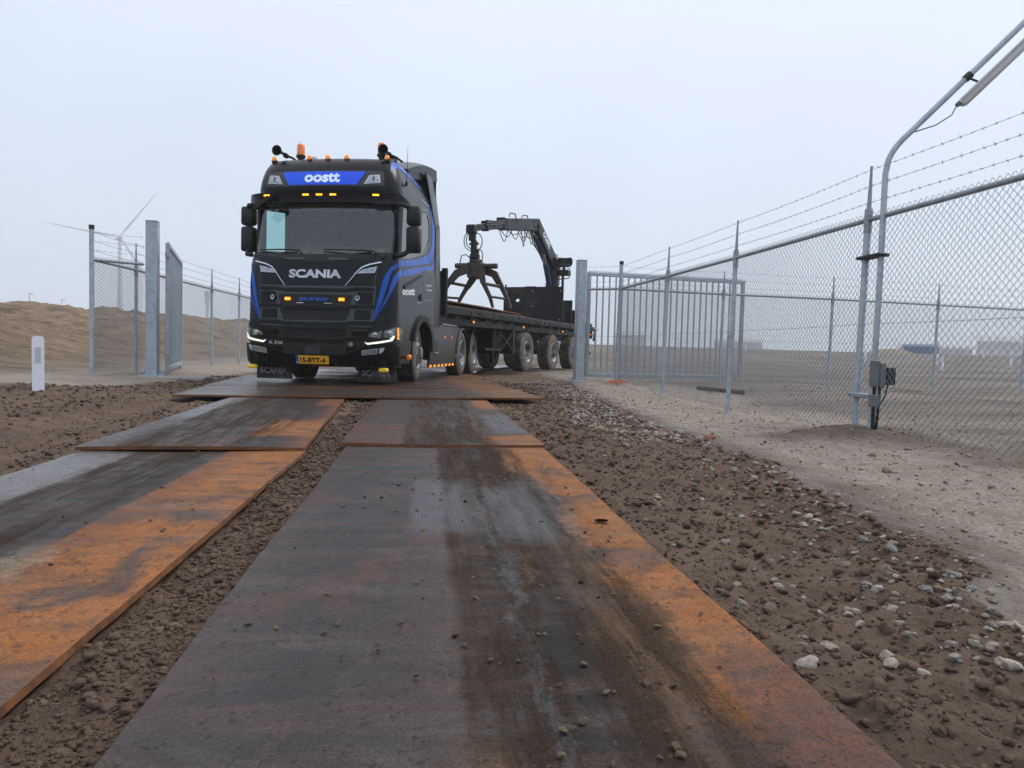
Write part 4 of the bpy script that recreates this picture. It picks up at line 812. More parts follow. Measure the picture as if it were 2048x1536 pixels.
# ------------------------------------------------------------------ wheels
def wheel_proto(parent, name, R, wd, dish, tread=True, rimr=.295):
    """axis along +x (outer face at x=0, tyre inwards to -wd); origin at hub"""
    w = bpy.data.objects.new(name, None); COL.objects.link(w); w.empty_display_size = .1; w.parent = parent
    N = 72; t = wd; tr = []
    rows = 9
    prof = [(rimr, -.02)]+[(rimr+.02, -.004), (rimr+.06, .006), (R-.16, .010), (R-.09, .004), (R-.045, -.010), (R-.012, -.032)]
    mb = MB(); mb.lathe(prof, ax=(1, 0, 0), n=N); mb.lathe([(rimr, -t+.02), (rimr+.06, -t-.006), (R-.16, -t-.010), (R-.05, -t+.01), (R-.012, -t+.032)][::-1], ax=(1, 0, 0), n=N)
    mb.build('sidewall', MT['tyreside'], w, 50)
    xs = [-.032+(-t+.064)*k/(rows*2) for k in range(rows*2+1)]
    pr2 = [(R-.012, -.030)]+[(R, x) for x in xs]+[(R-.012, -t+.030)]
    def mod(k, j):
        if j in (0, len(pr2)-1): return 0
        g = (j-1) % 4 == 3; lat = tread and (k+((j-1)//4) % 2*2) % 4 == 0
        return .014 if g else (.010 if lat else 0)
    mb = MB(); mb.lathe(pr2, ax=(1, 0, 0), n=N*2 if tread else N, mod=mod); mb.build('tyre', MT['tyre'], w)
    mb = MB()
    if dish: mb.lathe([(rimr+.012, -.005), (rimr, .004), (rimr-.015, -.01), (rimr-.03, -.05), (rimr-.045, -.13), (rimr-.07, -.155), (.13, -.165), (.125, -.12), (.11, -.10), (.06, -.09), (.001, -.09)], ax=(1, 0, 0), n=40)
    else: mb.lathe([(rimr+.012, -.01), (rimr, .002), (rimr-.02, -.012), (rimr-.05, -.03), (.20, .005), (.165, .03), (.15, .03), (.14, .0), (.12, .0), (.115, .06), (.09, .08), (.001, .085)], ax=(1, 0, 0), n=40)
    mb.build('rim', MT['rim'], w, 35)
    mb = MB(); hx = -.15 if dish else .03
    for k in range(10):
        a = 2*pi*k/10; mb.cyl((hx, .165*cos(a), .165*sin(a)), (hx+.035, .165*cos(a), .165*sin(a)), .017, .014, 6)
    mb.build('wheel_nuts', MT['chrome'] if not dish else MT['rimdark'], w)
    mb = MB()
    for k in range(10):
        a = 2*pi*(k+.5)/10; r_ = rimr-.075 if dish else .225; q = -.1535 if dish else -.008
        mb.cyl((q, r_*cos(a), r_*sin(a)), (q+.004, r_*cos(a), r_*sin(a)), .022, .022, 8)
    mb.build('vent_holes', MT['boxblack'], w)
    return w
def place_wheel(w, x, y, z, side, steer=0.):
    w.location = (x, y, z); w.rotation_euler = (radians(random.uniform(0, 360)), 0, (0 if side > 0 else pi)+steer)
    return w
wf = place_wheel(wheel_proto(TR, 'wheel', .525, .36, False), 1.20, AY, .525, 1, radians(8))
place_wheel(copy_tree(wf, TR), -1.20, AY, .525, -1, radians(8))
wr = place_wheel(wheel_proto(TR, 'wheel', .52, .33, True), 1.27, 4.02, .52, 1)
for (x, y, s_) in ((1.27, 5.42, 1), (-1.27, 4.02, -1), (-1.27, 5.42, -1)): place_wheel(copy_tree(wr, TR), x, y, .52, s_)
# --- chassis, arches, skirts
mb = MB()
for sx in (-.42, .42): mb.box(sx-.05, sx+.05, -.9, 6.1, .62, .90)
for y in (-.6, .45, 2.2, 4.02, 5.42): mb.box(-1.0, 1.0, y-.07, y+.07, .46, .60)
mb.box(-.55, .55, -.9, 1.2, .55, 1.45, .05); mb.box(-.30, .30, -1.1, -.8, .28, .50, .03); mb.cyl((-1.0, AY, .52), (1.0, AY, .52), .07); mb.box(-.5, .5, 3.6, 4.9, .95, 1.10, .03)
mb.build('chassis_frame', MT['chassis'], TR)
for sg in (-1, 1):
    mb = MB(); N = 14; r = .60; V = []                 # inner wheel-well liner
    for k in range(N):
        a = pi*(.93-.90*k/(N-1)); V += [(sg*.78, AY+r*cos(a), AZ+r*sin(a)), (sg*1.20, AY+r*cos(a), AZ+r*sin(a))]
    mb.add(V, [(2*k, 2*k+1, 2*k+3, 2*k+2) for k in range(N-1)]); mb.box(min(sg*.74, sg*.78), max(sg*.74, sg*.78), AY-.65, AY+.65, .4, 1.2); mb.build('wheel_well', MT['chassis'], TR)
    mb = MB(); mb.box(sg*1.22-.03, sg*1.22+.03, -.78, -.42, .95, .98); mb.box(sg*1.20-.05, sg*1.20+.05, -1.0, -.25, .62, .66); mb.box(sg*1.18-.06, sg*1.18+.06, -1.05, -.25, .36, .41); mb.box(sg*1.10-.02, sg*1.10+.02, -1.0, -.3, .36, 1.0); mb.build('step', MT['plastic'], TR)
    # side skirt: panel with chamfered lower part, locker hatch and lit amber markers
    P_ = [(1.24, .25), (3.42, .25), (3.55, .45), (3.62, .75), (3.78, .99), (4.0, 1.10), (1.20, 1.10), (1.17, .8)]
    mb = MB(); X = sg*1.245
    v, T = cdt(P_, [], .2, .2); bulge = lambda u, w: np.stack([X-sg*np.clip((.50-w)*.22, 0, .1)+sg*0*u, u, w], -1)
    V, F = solid(v, T, bulge, lambda u, w: bulge(u, w)-np.array([sg*.03, 0, 0])); sk = mk('side_skirt', V, F, MT['greypaint'], TR, 35)
    mb = MB(); mb.box(min(X, X+sg*.004), max(X, X+sg*.004), 1.45, 1.75, .55, .78); mb.build('foot_recess', MT['boxblack'], sk)
    mb = MB(); mb.box(min(X, X+sg*.03), max(X, X+sg*.03), 1.45, 1.75, .525, .55, .005); mb.build('foot_tread', MT['silver'], sk)
    for y in (2.30, 2.95):
        mb = MB(); mb.box(min(X, X+sg*.02), max(X, X+sg*.02), y-.05, y+.05, .83, .90, .008); mb.build('marker_lamp', MT['amberdull'], sk)
    for k in range(7):
        mb = MB(); y = 1.36+k*.33; sph(mb, (X-sg*.045, y, .27), .028, 8, 6); mb.build('marker_lamp', MT['amber'], sk, 60)
    mb = MB(); mb.box(min(X-sg*.10, X), max(X-sg*.10, X), 1.2, 4.0, 1.10, 1.12); mb.box(min(X-sg*.5, X-sg*.1), max(X-sg*.5, X-sg*.1), 1.3, 3.4, .40, 1.08, .05); mb.build('tank', MT['chassis'], TR)
    # mudguards over the rear axles
    for yc in (4.02, 5.42):
        N = 14; V = []; r = .60
        for k in range(N):
            a = pi*(1.0-.98*k/(N-1)); V += [(sg*.90, yc+r*cos(a), .52+r*sin(a)), (sg*1.28, yc+r*cos(a), .52+r*sin(a)), (sg*1.29, yc+(r-.04)*cos(a), .52+(r-.04)*sin(a))]
        mb = MB(); mb.add(V, [(3*k, 3*k+1, 3*k+4, 3*k+3) for k in range(N-1)]+[(3*k+1, 3*k+2, 3*k+5, 3*k+4) for k in range(N-1)]); mb.build('mudguard', MT['greypaint'] if yc < 5 else MT['plastic'], TR, 40)
    # front mud flaps hanging below the bumper, with lettering and a yellow lamp
    cx = sg*.905; yb = -1.0
    mb = MB(); mb.box(cx-.32, cx+.32, yb, yb+.015, .05, .34); fl = mb.build('mud_flap', MT['flap'], TR)
    v, f = text2d('SCANIA', .045); mk('lettering', [(cx-.26+p[0]*.50, yb-.004, .135+p[1]*.105) for p in v], f, MT['greylet'], fl)
    lx = sg*1.13; mb = MB(); mb.box(lx-.08, lx+.08, -1.36, -1.29, .225, .295, .02); mb.build('yellow_lamp', MT['yellowlens'], TR, 40); mb = MB(); mb.box(lx-.02, lx+.02, -1.33, -1.30, .28, .34); mb.build('lamp_bracket', MT['plastic'], TR)
# air lines and suspension clutter behind the cab
mb = MB()
for k in range(4): mb.tube([(.1+.12*k, 1.45, 1.9), (.1+.1*k, 2.3, 1.35+.05*k), (.1+.1*k, 2.9, 1.45), (.0+.06*k, 3.4, 1.40)], .018, 6)
mb.build('air_line', MT['hose'], TR)
mb = MB(); mb.box(1.0, 1.10, 1.62, 1.80, 1.12, 1.17, .01); mb.cyl((1.02, 1.7, 1.15), (1.16, 1.9, 1.15), .035); mb.cyl((1.0, 2.2, 1.15), (1.18, 2.25, 1.15), .04); mb.build('valve_block', MT['pin'], TR)
mb = MB(); mb.box(.90, 1.18, 2.4, 3.9, 1.14, 1.16); mb.build('catwalk', MT['silver'], TR)
mb = MB(); mb.lathe([(.45, 1.10), (.5, 1.14), (.5, 1.17), (.12, 1.17)], (0, 4.25, 0), n=24); mb.build('fifth_wheel', MT['chassis'], TR)

# ------------------------------------------------------------------ the flatbed trailer (local: x = its left, y = rear, z up)
TL = thing('flatbed_trailer', 'black three-axle flatbed trailer behind the tractor unit', 'trailer', (-.49, 16.8, .04), -radians(28.4))
DZ = 1.54                                                # deck top above its wheels' ground
mb = MB(); mb.box(-1.24, 1.24, -.4, 12.15, DZ-.05, DZ); mb.build('deck', MT['rust'], TL)
for sg in (-1, 1):
    mb = MB(); mb.box(sg*1.245-.025, sg*1.245+.025, -.4, 12.15, DZ-.14, DZ+.035, .012); o = mb.build('side_rail', MT['trailer'], TL)
    mb = MB(); mb.box(sg*1.08-.02, sg*1.08+.02, -.4, 12.1, DZ-.36, DZ-.145); mb.build('side_web', MT['trailer'], TL)
    for k in range(9):
        y = .9+k*1.35; mb = MB(); mb.box(sg*1.265-.02, sg*1.265+.02, y-.05, y+.05, DZ-.17, DZ-.02, .01); mb.build('lashing_bracket', MT['trailer'], o)
        mb = MB(); mb.tube([(sg*1.275, y+.45, DZ-.03), (sg*1.295, y+.45, DZ-.06), (sg*1.295, y+.95, DZ-.07), (sg*1.275, y+.98, DZ-.03)], .012, 6); mb.build('rope_hook', MT['trailer'], o)
    for y in (1.0, 4.4, 8.1, 11.6):
        mb = MB(); mb.box(sg*1.25-.03, sg*1.25+.03, y-.06, y+.06, DZ-.30, DZ-.235, .01); o2 = mb.build('marker_lamp', MT['plastic'], TL)
        mb = MB(); mb.box(sg*1.265-.03, sg*1.265+.03, y-.045, y+.045, DZ-.292, DZ-.243, .015); mb.build('lens', MT['amber'], o2)
mb = MB()
for sx in (-.45, .45): mb.box(sx-.07, sx+.07, -.2, 12.0, .98, DZ-.06)
for y in np.arange(.2, 12.1, .85): mb.box(-1.2, 1.2, y-.04, y+.04, DZ-.22, DZ-.055)
for y in (4.87, 7.3, 9.6): mb.cyl((-1.0, y, .575), (1.0, y, .575), .075); mb.box(-.55, -.35, y-.45, y+.45, .62, .95, .03); mb.box(.35, .55, y-.45, y+.45, .62, .95, .03)
mb.build('chassis_beam', MT['chassis'], TL)
mb = MB(); mb.box(-1.2, 1.2, 12.10, 12.16, DZ-.42, DZ-.02, .01); mb.box(-1.2, 1.2, 11.9, 12.0, .50, .62, .02); mb.box(-.6, -.5, 11.9, 12.0, .55, DZ-.2); mb.box(.5, .6, 11.9, 12.0, .55, DZ-.2); mb.build('rear_beam', MT['trailer'], TL)
for sg in (-1, 1):
    mb = MB(); mb.box(sg*1.05-.16, sg*1.05+.16, 12.15, 12.19, DZ-.34, DZ-.20, .01); mb.build('tail_lamp', MT['redlens'], TL)
    mb = MB(); mb.box(sg*.92-.05, sg*.92+.05, 2.95, 3.05, .30, 1.2, .01); mb.box(sg*.92-.13, sg*.92+.13, 2.86, 3.14, .28, .31); mb.bar((sg*.92, 3.0, .8), (sg*.92, 3.6, 1.15), .04, .04); mb.build('landing_leg', MT['chassis'], TL)
    mb = MB(); mb.bar((sg*1.15, 2.9, .55), (sg*1.15, 3.9, 1.1), .04, .04); mb.bar((sg*1.15, 2.9, 1.1), (sg*1.15, 3.9, .62), .04, .04); mb.box(sg*1.15-.03, sg*1.15+.03, 3.85, 4.0, .50, 1.2); mb.box(sg*1.15-.03, sg*1.15+.03, 2.0, 3.0, .60, .66); mb.build('under_run_guard', MT['chassis'], TL)
mb = MB(); mb.box(-.9, .9, 3.1, 3.75, .60, 1.15, .03); mb.build('toolbox', MT['chassis'], TL)
mb = MB(); mb.cyl((-.3, 2.35, .85), (.1, 2.35, .85), .45, .45, 28); mb.build('spare_wheel', MT['tyre'], TL, 40)
tw = place_wheel(wheel_proto(TL, 'wheel', .575, .40, True, False, .30), 1.25, 4.87, .575, 1)
for (x, y, s_) in ((1.25, 7.3, 1), (1.25, 9.6, 1), (-1.25, 4.87, -1), (-1.25, 7.3, -1), (-1.25, 9.6, -1)): place_wheel(copy_tree(tw, TL), x, y, .575, s_)
# headboard stakes at the front
mb = MB(); mb.box(1.13, 1.26, -.44, -.36, DZ-.2, DZ+.86, .01); mb.box(-1.26, -1.13, -.44, -.36, DZ-.2, DZ+.86, .01); mb.box(-1.2, 1.2, -.43, -.37, DZ, DZ+.8, .01); mb.build('headboard', MT['trailer'], TL)
# bulkhead in front of the crane, with two grip holes
PB = [(-1.08, DZ+.02), (1.10, DZ+.02), (1.10, DZ+1.27), (-1.08, DZ+1.27)]
def hole(cx, cz, r): return [(cx+r*cos(t), cz+max(r*sin(t), -.02)) for t in np.linspace(0, 2*pi, 17)[:-1]]
v, T = cdt(PB, [hole(-.55, DZ+.78, .085), hole(.60, DZ+.78, .075)], .4, .4)
V, F = solid(v, T, lambda u, w: np.stack([u, 0*u+8.60, w], -1), lambda u, w: np.stack([u, 0*u+8.66, w], -1)); F = [q[::-1] for q in F]
bk = mk('bulkhead', V, F, MT['trailer'], TL)
mb = MB()
for (x, z) in ((-.95, .15), (0, .15), (1.0, .15), (-.95, 1.12), (0, 1.12), (1.0, 1.12), (0, .62)): mb.cyl((x, 8.60, DZ+z), (x, 8.585, DZ+z), .022, .018, 8)
mb.build('bolts', MT['silver'], bk)
mb = MB(); mb.cyl((-1.02, 8.63, DZ+1.25), (-1.02, 8.63, DZ+1.36), .03); mb.box(-.3, .1, 8.61, 8.65, DZ+1.27, DZ+1.29); mb.box(-1.0, 1.02, 9.9, 10.0, DZ, DZ+.9); mb.build('bulkhead_fitting', MT['trailer'], bk)
mb = MB(); mb.box(.45, 1.15, 10.4, 11.3, DZ+.02, DZ+.50, .03); mb.box(.40, 1.18, 10.35, 11.35, DZ+.50, DZ+.58, .02); mb.box(-1.1, -.5, 10.2, 11.2, DZ+.02, DZ+.5, .03); mb.build('equipment_box', MT['trailer'], TL)
mb = MB(); mb.box(.5, 1.20, 11.5, 12.1, DZ+.02, DZ+.16, .02); mb.tube([(1.1, 12.0, DZ+.1), (1.26, 12.3, DZ-.1), (1.2, 12.35, DZ-.5)], .04, 8); mb.build('stabiliser', MT['trailer'], TL)

# load: rusty steel plates stacked on the deck
T4 = Matrix.Translation((-.49, 16.8, .04)) @ Matrix.Rotation(-radians(28.4), 4, 'Z')
LOADM = platemat('plate_steel_load', 11, [(0, BR), (.5, DK), (1, BR)], [(0, .55), (1, .6)], .06, mud=.4, blotamt=.15, blot=RB)
for k, (x, y, a, z, lab) in enumerate(((.10, 2.55, 1.0, .05, 'lowest of the rusty steel plates loaded on the trailer deck'), (-.02, 2.75, -1.2, .11, 'middle rusty steel plate of the stack on the trailer deck'), (.08, 2.35, 1.2, .17, 'top rusty steel plate on the trailer deck under the grapple'))):
    o = slab('steel_road_plate', 1.9, 5.3, .028, LOADM, 40+k, 8, 20); p = T4 @ Vector((x, y, DZ+z)); o.location = p; o.rotation_euler = (radians(-.5), 0, -radians(28.4)+radians(a))
    tag(o, lab, 'steel plate', 'steel plates loaded on the trailer')
# ------------------------------------------------------------------ loader crane on the trailer (trailer axes)
CR = thing('loader_crane', 'black folding loader crane with operator seat at the rear of the trailer', 'crane', tuple(T4 @ Vector((0, 0, 0))), -radians(28.4))
def boxbeam(name, p0, p1, w, h0, h1, mat, par, ch=.025):
    p0, p1 = Vector(p0), Vector(p1); d = (p1-p0); L = d.length; d.normalize(); x = Vector((1, 0, 0)); z = x.cross(d); z = z if z.z > 0 else -z
    mb = MB(); c = ch
    def sec(p, h): return [p+x*a+z*b for a, b in ((-w/2, -h/2+c), (-w/2+c, -h/2), (w/2-c, -h/2), (w/2, -h/2+c), (w/2, h/2-c), (w/2-c, h/2), (-w/2+c, h/2), (-w/2, h/2-c))]
    mb.add(sec(p0, h0)+sec(p1, h1), [(i, (i+1) % 8, 8+(i+1) % 8, 8+i) for i in range(8)]+[tuple(range(8))[::-1], tuple(range(8, 16))]); return mb.build(name, mat, par, 30)
mb = MB(); mb.box(-.75, .75, 10.05, 11.2, DZ+.02, DZ+.55, .04); mb.box(-.5, .5, 10.2, 11.1, DZ+.5, DZ+.95, .05); mb.build('base_frame', MT['crane'], CR, 30)
mb = MB(); mb.lathe([(.34, DZ+.9), (.36, DZ+1.0), (.36, DZ+1.15), (.26, DZ+1.2), (.22, DZ+1.75), (.24, DZ+2.15), (.001, DZ+2.2)], (0, 10.65, 0), n=20); mb.box(-.20, .20, 10.5, 11.0, DZ+1.5, DZ+2.3, .04); mb.build('slewing_column', MT['crane'], CR, 35)
PV, EL, J1, J2, J3 = (0, 10.85, 3.70), (0, 8.62, 4.93), (0, 5.75, 4.46), (0, 4.45, 4.19), (0, 3.50, 3.96)
boom = boxbeam('main_boom', PV, EL, .32, .56, .42, MT['crane'], CR)
mb = MB()
for k in (-1, 1): mb.prism([(10.95, 3.45), (11.05, 3.8), (10.8, 4.0), (10.3, 4.05), (10.45, 3.75)], lambda u, w: (k*.17, u, w), lambda u, w: (k*.20, u, w))
mb.build('boom_cheeks', MT['crane'], boom)
v, f = text2d('oostt', .04); a_ = Vector(EL)-Vector(PV); a_.normalize(); n_ = Vector((1, 0, 0)).cross(a_); n_ = n_ if n_.z > 0 else -n_
mk('lettering', [Vector(PV)+a_*(2.28-p[0]*.95)+n_*(-.10+.22*p[1])*1+Vector((.166, 0, 0)) for p in np.c_[1-v[:, 0]*-1-1, v[:, 1]]] if False else [Vector(PV)+a_*(2.05-p[0]*.85)+n_*(-.06+.26*p[1])+Vector((.166, 0, 0)) for p in v], f, MT['white'], boom)
jb = boxbeam('outer_boom', (0, 8.75, 4.95), J1, .30, .42, .36, MT['crane'], CR)
boxbeam('extension', (0, 5.9, 4.48), J2, .22, .25, .24, MT['crane'], jb); boxbeam('extension', (0, 4.6, 4.22), J3, .16, .18, .18, MT['crane'], jb)
mb = MB(); mb.box(-.17, .17, 8.45, 8.95, 4.70, 5.02, .06); mb.cyl((-.2, 8.62, 4.86), (.2, 8.62, 4.86), .07); mb.build('elbow_joint', MT['crane'], jb, 30)
for a in ((-.13, .13, 3.38, 3.62, 3.82, 4.06, .03), (-.14, .14, 5.55, 5.85, 4.28, 4.64, .02), (-.11, .11, 4.35, 4.5, 4.04, 4.33, .02)): mb = MB(); mb.box(*a); mb.build('boom_collar', MT['crane'], jb, 30)
mb = MB()
for k in range(3): mb.tube([(.12, 5.7, 4.58-.05*k), (.13, 4.9, 4.40-.05*k), (.13, 4.2, 4.30-.06*k)], .018, 6)
mb.tube([(.02, 6.8, 4.82), (.02, 6.7, 4.95), (.02, 6.3, 4.90), (.02, 6.2, 4.78)], .02, 6); mb.tube([(.02, 7.9, 5.0), (.02, 7.8, 5.09), (.02, 7.4, 5.03), (.02, 7.3, 4.92)], .02, 6); mb.build('pipework', MT['hose'], jb)
lc = MB(); lc.cyl((.0, 10.35, 3.05), (0, 9.85, 3.75), .10, .10, 14); lc.build('lift_cylinder', MT['craneblue'], CR, 40); mb = MB(); mb.cyl((0, 9.85, 3.75), (0, 9.55, 4.18), .055, .055, 12); mb.build('piston_rod', MT['cylrod'], CR, 40)
mb = MB(); mb.cyl((.0, 9.75, 4.05), (0, 9.0, 4.52), .085, .085, 12); mb.build('knuckle_cylinder', MT['craneblue'], CR, 40)
mb = MB(); mb.cyl((0, 9.0, 4.52), (0, 8.35, 4.66), .045, .045, 12); mb.build('piston_rod', MT['cylrod'], CR, 40)
mb = MB(); random.seed(3)
for (y0, y1, sg) in ((8.3, 7.5, .55), (8.35, 7.35, .75), (8.2, 7.2, .6), (8.1, 7.6, .95), (8.0, 7.7, 1.05), (6.9, 5.9, .45), (6.8, 6.0, .6), (6.9, 5.7, .35), (6.5, 5.8, .7)):
    x = .14*random.choice((-1, 1)); z = lambda y: 4.95-(8.75-y)*.163; mb.tube([(x+.04*sin(t*3.1), y0+(y1-y0)*t, z(y0+(y1-y0)*t)-.14-sg*.55*sin(pi*t)) for t in np.linspace(0, 1, 11)], .014, 6)
mb.build('hose_loop', MT['hose'], CR)
mb = MB()
for k in range(6): mb.tube([(-.18-.03*(k % 3), 10.9, 3.5), (-.24-.04*(k % 2), 10.4-.1*k, 3.9+.05*k), (-.22, 9.7-.12*k, 4.36), (-.18, 9.1-.1*k, 4.72)], .014, 6)
mb.tube([(.1, 11.0, 3.6), (.1, 11.15, 3.95), (.1, 10.9, 4.2), (.08, 10.5, 4.2)], .016, 6); mb.tube([(.05, 11.0, 3.6), (.05, 11.2, 3.9), (.05, 10.95, 4.12), (.0, 10.6, 4.15)], .016, 6); mb.build('boom_hose', MT['hose'], CR)
# operator's seat, guard and levers
mb = MB(); mb.box(.12, .62, 10.75, 11.05, 3.76, 3.84, .03); se = mb.build('seat', MT['plastic'], CR, 50)
mb = MB(); V = []; N = 13
for j, z in enumerate((3.84, 3.92, 4.02, 4.09, 4.12)):
    for k in range(N):
        a = pi*(k/(N-1)); r = (.27, .285, .28, .25, .20)[j]; V.append((.37+r*cos(a), 11.0+.16*sin(a), z))
F = [(j*N+k, j*N+k+1, (j+1)*N+k+1, (j+1)*N+k) for j in range(4) for k in range(N-1)]; V2 = [(p[0], p[1]+.05, p[2]) for p in V]; n = len(V)
mb.add(V+V2, F+[tuple(n+i for i in q[::-1]) for q in F]+[(4*N+k, 4*N+k+1, n+4*N+k+1, n+4*N+k) for k in range(N-1)]); mb.build('backrest', MT['plastic'], se, 60)
mb = MB(); mb.cyl((.37, 10.9, 3.4), (.37, 10.9, 3.76), .05); mb.box(.15, .62, 10.65, 11.0, 3.42, 3.62, .03)
for k in range(7): x = .18+.065*k; mb.cyl((x, 10.68, 3.6), (x+.01, 10.55, 3.74), .010, .008, 6)
mb.tube([(.66, 10.6, 3.30), (.74, 10.55, 3.45), (.72, 10.5, 3.62), (.64, 10.55, 3.66)], .018, 6); mb.tube([(.12, 10.55, 3.28), (.45, 10.5, 3.26), (.66, 10.6, 3.30)], .02, 6); mb.cyl((.37, 10.8, DZ+1.0), (.37, 10.8, 3.42), .05); mb.build('control_stand', MT['crane'], CR)
# ------------------------------------------------------------------ grapple hanging from the crane
GP_ = thing('grapple', 'rust-brown four-tined grapple hanging from the crane over the loaded plates', 'grapple', tuple(T4 @ Vector((0, 0, 0))), -radians(28.4))
mb = MB(); mb.box(-.07, .10, 3.45, 3.62, 3.62, 3.90, .02); mb.cyl((-.12, 3.53, 3.83), (.14, 3.53, 3.83), .035); mb.box(-.03, .11, 3.5, 3.7, 3.38, 3.66, .03); mb.cyl((-.10, 3.6, 3.55), (.18, 3.6, 3.55), .03); mb.build('suspension_link', MT['crane'], GP_, 30)
mb = MB(); mb.lathe([(.001, 3.40), (.12, 3.40), (.13, 3.36), (.11, 3.28), (.14, 3.26), (.15, 3.16), (.09, 3.12), (.08, 3.02)], (.06, 3.62, 0), n=18); mb.build('rotator', MT['crane'], GP_, 30)
mb = MB(); mb.box(-.16, .34, 3.48, 3.92, 2.72, 3.04, .05); mb.box(-.10, .26, 3.44, 3.96, 2.60, 2.74, .03); mb.box(-.06, .2, 3.5, 3.9, 3.02, 3.14, .03); mb.build('head', MT['grab'], GP_, 30)
for (x0, x1, y) in ((-.50, .05, 3.58), (.12, .66, 3.82)):
    mb = MB(); mb.cyl((x0, y, 2.95), (x1, y, 2.95), .075, .075, 14); mb.build('closing_cylinder', MT['grab'], GP_, 40)
def tine(pts, y, w0, w1):
    mb = MB(); P = [Vector((p[0], y, p[1])) for p in pts]
    for i, (a, b) in enumerate(zip(P, P[1:])):
        wa = w0+(w1-w0)*i/(len(P)-1); wb = w0+(w1-w0)*(i+1)/(len(P)-1); d = (b-a).normalized(); n = Vector((d.z, 0, -d.x)); t = .035
        mb.add([a+n*wa/2+Vector((0, -t, 0)), a-n*wa/2+Vector((0, -t, 0)), b-n*wb/2+Vector((0, -t, 0)), b+n*wb/2+Vector((0, -t, 0)), a+n*wa/2+Vector((0, t, 0)), a-n*wa/2+Vector((0, t, 0)), b-n*wb/2+Vector((0, t, 0)), b+n*wb/2+Vector((0, t, 0))], [(0, 1, 2, 3), (7, 6, 5, 4), (0, 4, 5, 1), (1, 5, 6, 2), (2, 6, 7, 3), (3, 7, 4, 0)])
        mb.cyl(b+Vector((0, -t-.004, 0)), b+Vector((0, t+.004, 0)), wb*.5, wb*.5, 12)
    return mb.build('tine', MT['grab'], GP_, 30)
def jaw_arm(p0, p1, p2, y, w):                  # upper arm: a deep cranked plate from the head to the knee
    mb = MB(); a, b, c = (Vector((q[0], 0, q[1])) for q in (p0, p1, p2)); d0 = (b-a).normalized(); d1 = (c-b).normalized(); n0 = Vector((-d0.z, 0, d0.x)); n1 = Vector((-d1.z, 0, d1.x)); nm = (n0+n1).normalized()
    P_ = [a+n0*w*.55, b+nm*w*.6, c+n1*w*.38, c+d1*.05, c-n1*w*.38, b-nm*w*.45, a-n0*w*.55]; mb.prism([(q.x, q.z) for q in P_], lambda u, w_: (u, y-.045, w_), lambda u, w_: (u, y+.045, w_)); mb.cyl((p2[0], y-.07, p2[1]), (p2[0], y+.07, p2[1]), .055, .055, 12); return mb.build('jaw_arm', MT['grab'], GP_, 30)
jaw_arm((.20, 2.86), (.54, 2.72), (.76, 2.38), 3.92, .20); jaw_arm((.14, 2.80), (.34, 2.68), (.40, 2.46), 3.48, .18)
jaw_arm((-.02, 2.86), (-.42, 2.74), (-.66, 2.46), 3.48, .20); jaw_arm((.02, 2.80), (-.14, 2.62), (-.28, 2.38), 3.92, .18)
tine([(.74, 2.44), (.98, 1.98), (1.06, 1.80)], 3.92, .13, .06); tine([(.36, 2.54), (.62, 2.06), (.70, 1.80)], 3.48, .13, .06)
tine([(-.64, 2.52), (-.80, 2.2), (-.74, 1.96)], 3.48, .13, .06); tine([(-.24, 2.46), (-.46, 2.12), (-.56, 1.92)], 3.92, .13, .06)
mb = MB(); mb.cyl((.42, 3.45, 2.44), (.78, 3.95, 2.38), .045); mb.build('cross_bar', MT['pin'], GP_, 40)
mb = MB(); mb.cyl((.60, 3.48, 2.08), (.95, 3.92, 2.04), .035); mb.build('cross_bar', MT['pin'], GP_, 40)
mb = MB(); mb.cyl((-.66, 3.45, 2.48), (-.24, 3.95, 2.40), .045); mb.build('cross_bar', MT['pin'], GP_, 40)
mb = MB(); mb.cyl((-.74, 3.48, 2.06), (-.48, 3.92, 2.06), .035); mb.build('cross_bar', MT['pin'], GP_, 40)
mb = MB()
for (c, r, x0, ys) in (((-.02, 3.63), .27, -1, 3.5), ((.10, 3.60), .25, 1, 3.6), ((.12, 3.22), .20, 1, 3.7), ((-.02, 3.66), .24, -1, 3.6)):
    mb.tube([(c[0]+x0*r*.75*sin(a), ys, c[1]+r*cos(a)) for a in np.linspace(.1, pi-.1, 12)], .014, 6)
mb.tube([(-.02, 3.6, 3.12), (-.2, 3.6, 3.26), (-.34, 3.6, 3.24), (-.38, 3.6, 3.02)], .016, 6)
mb.build('hydraulic_hose', MT['hose'], GP_)
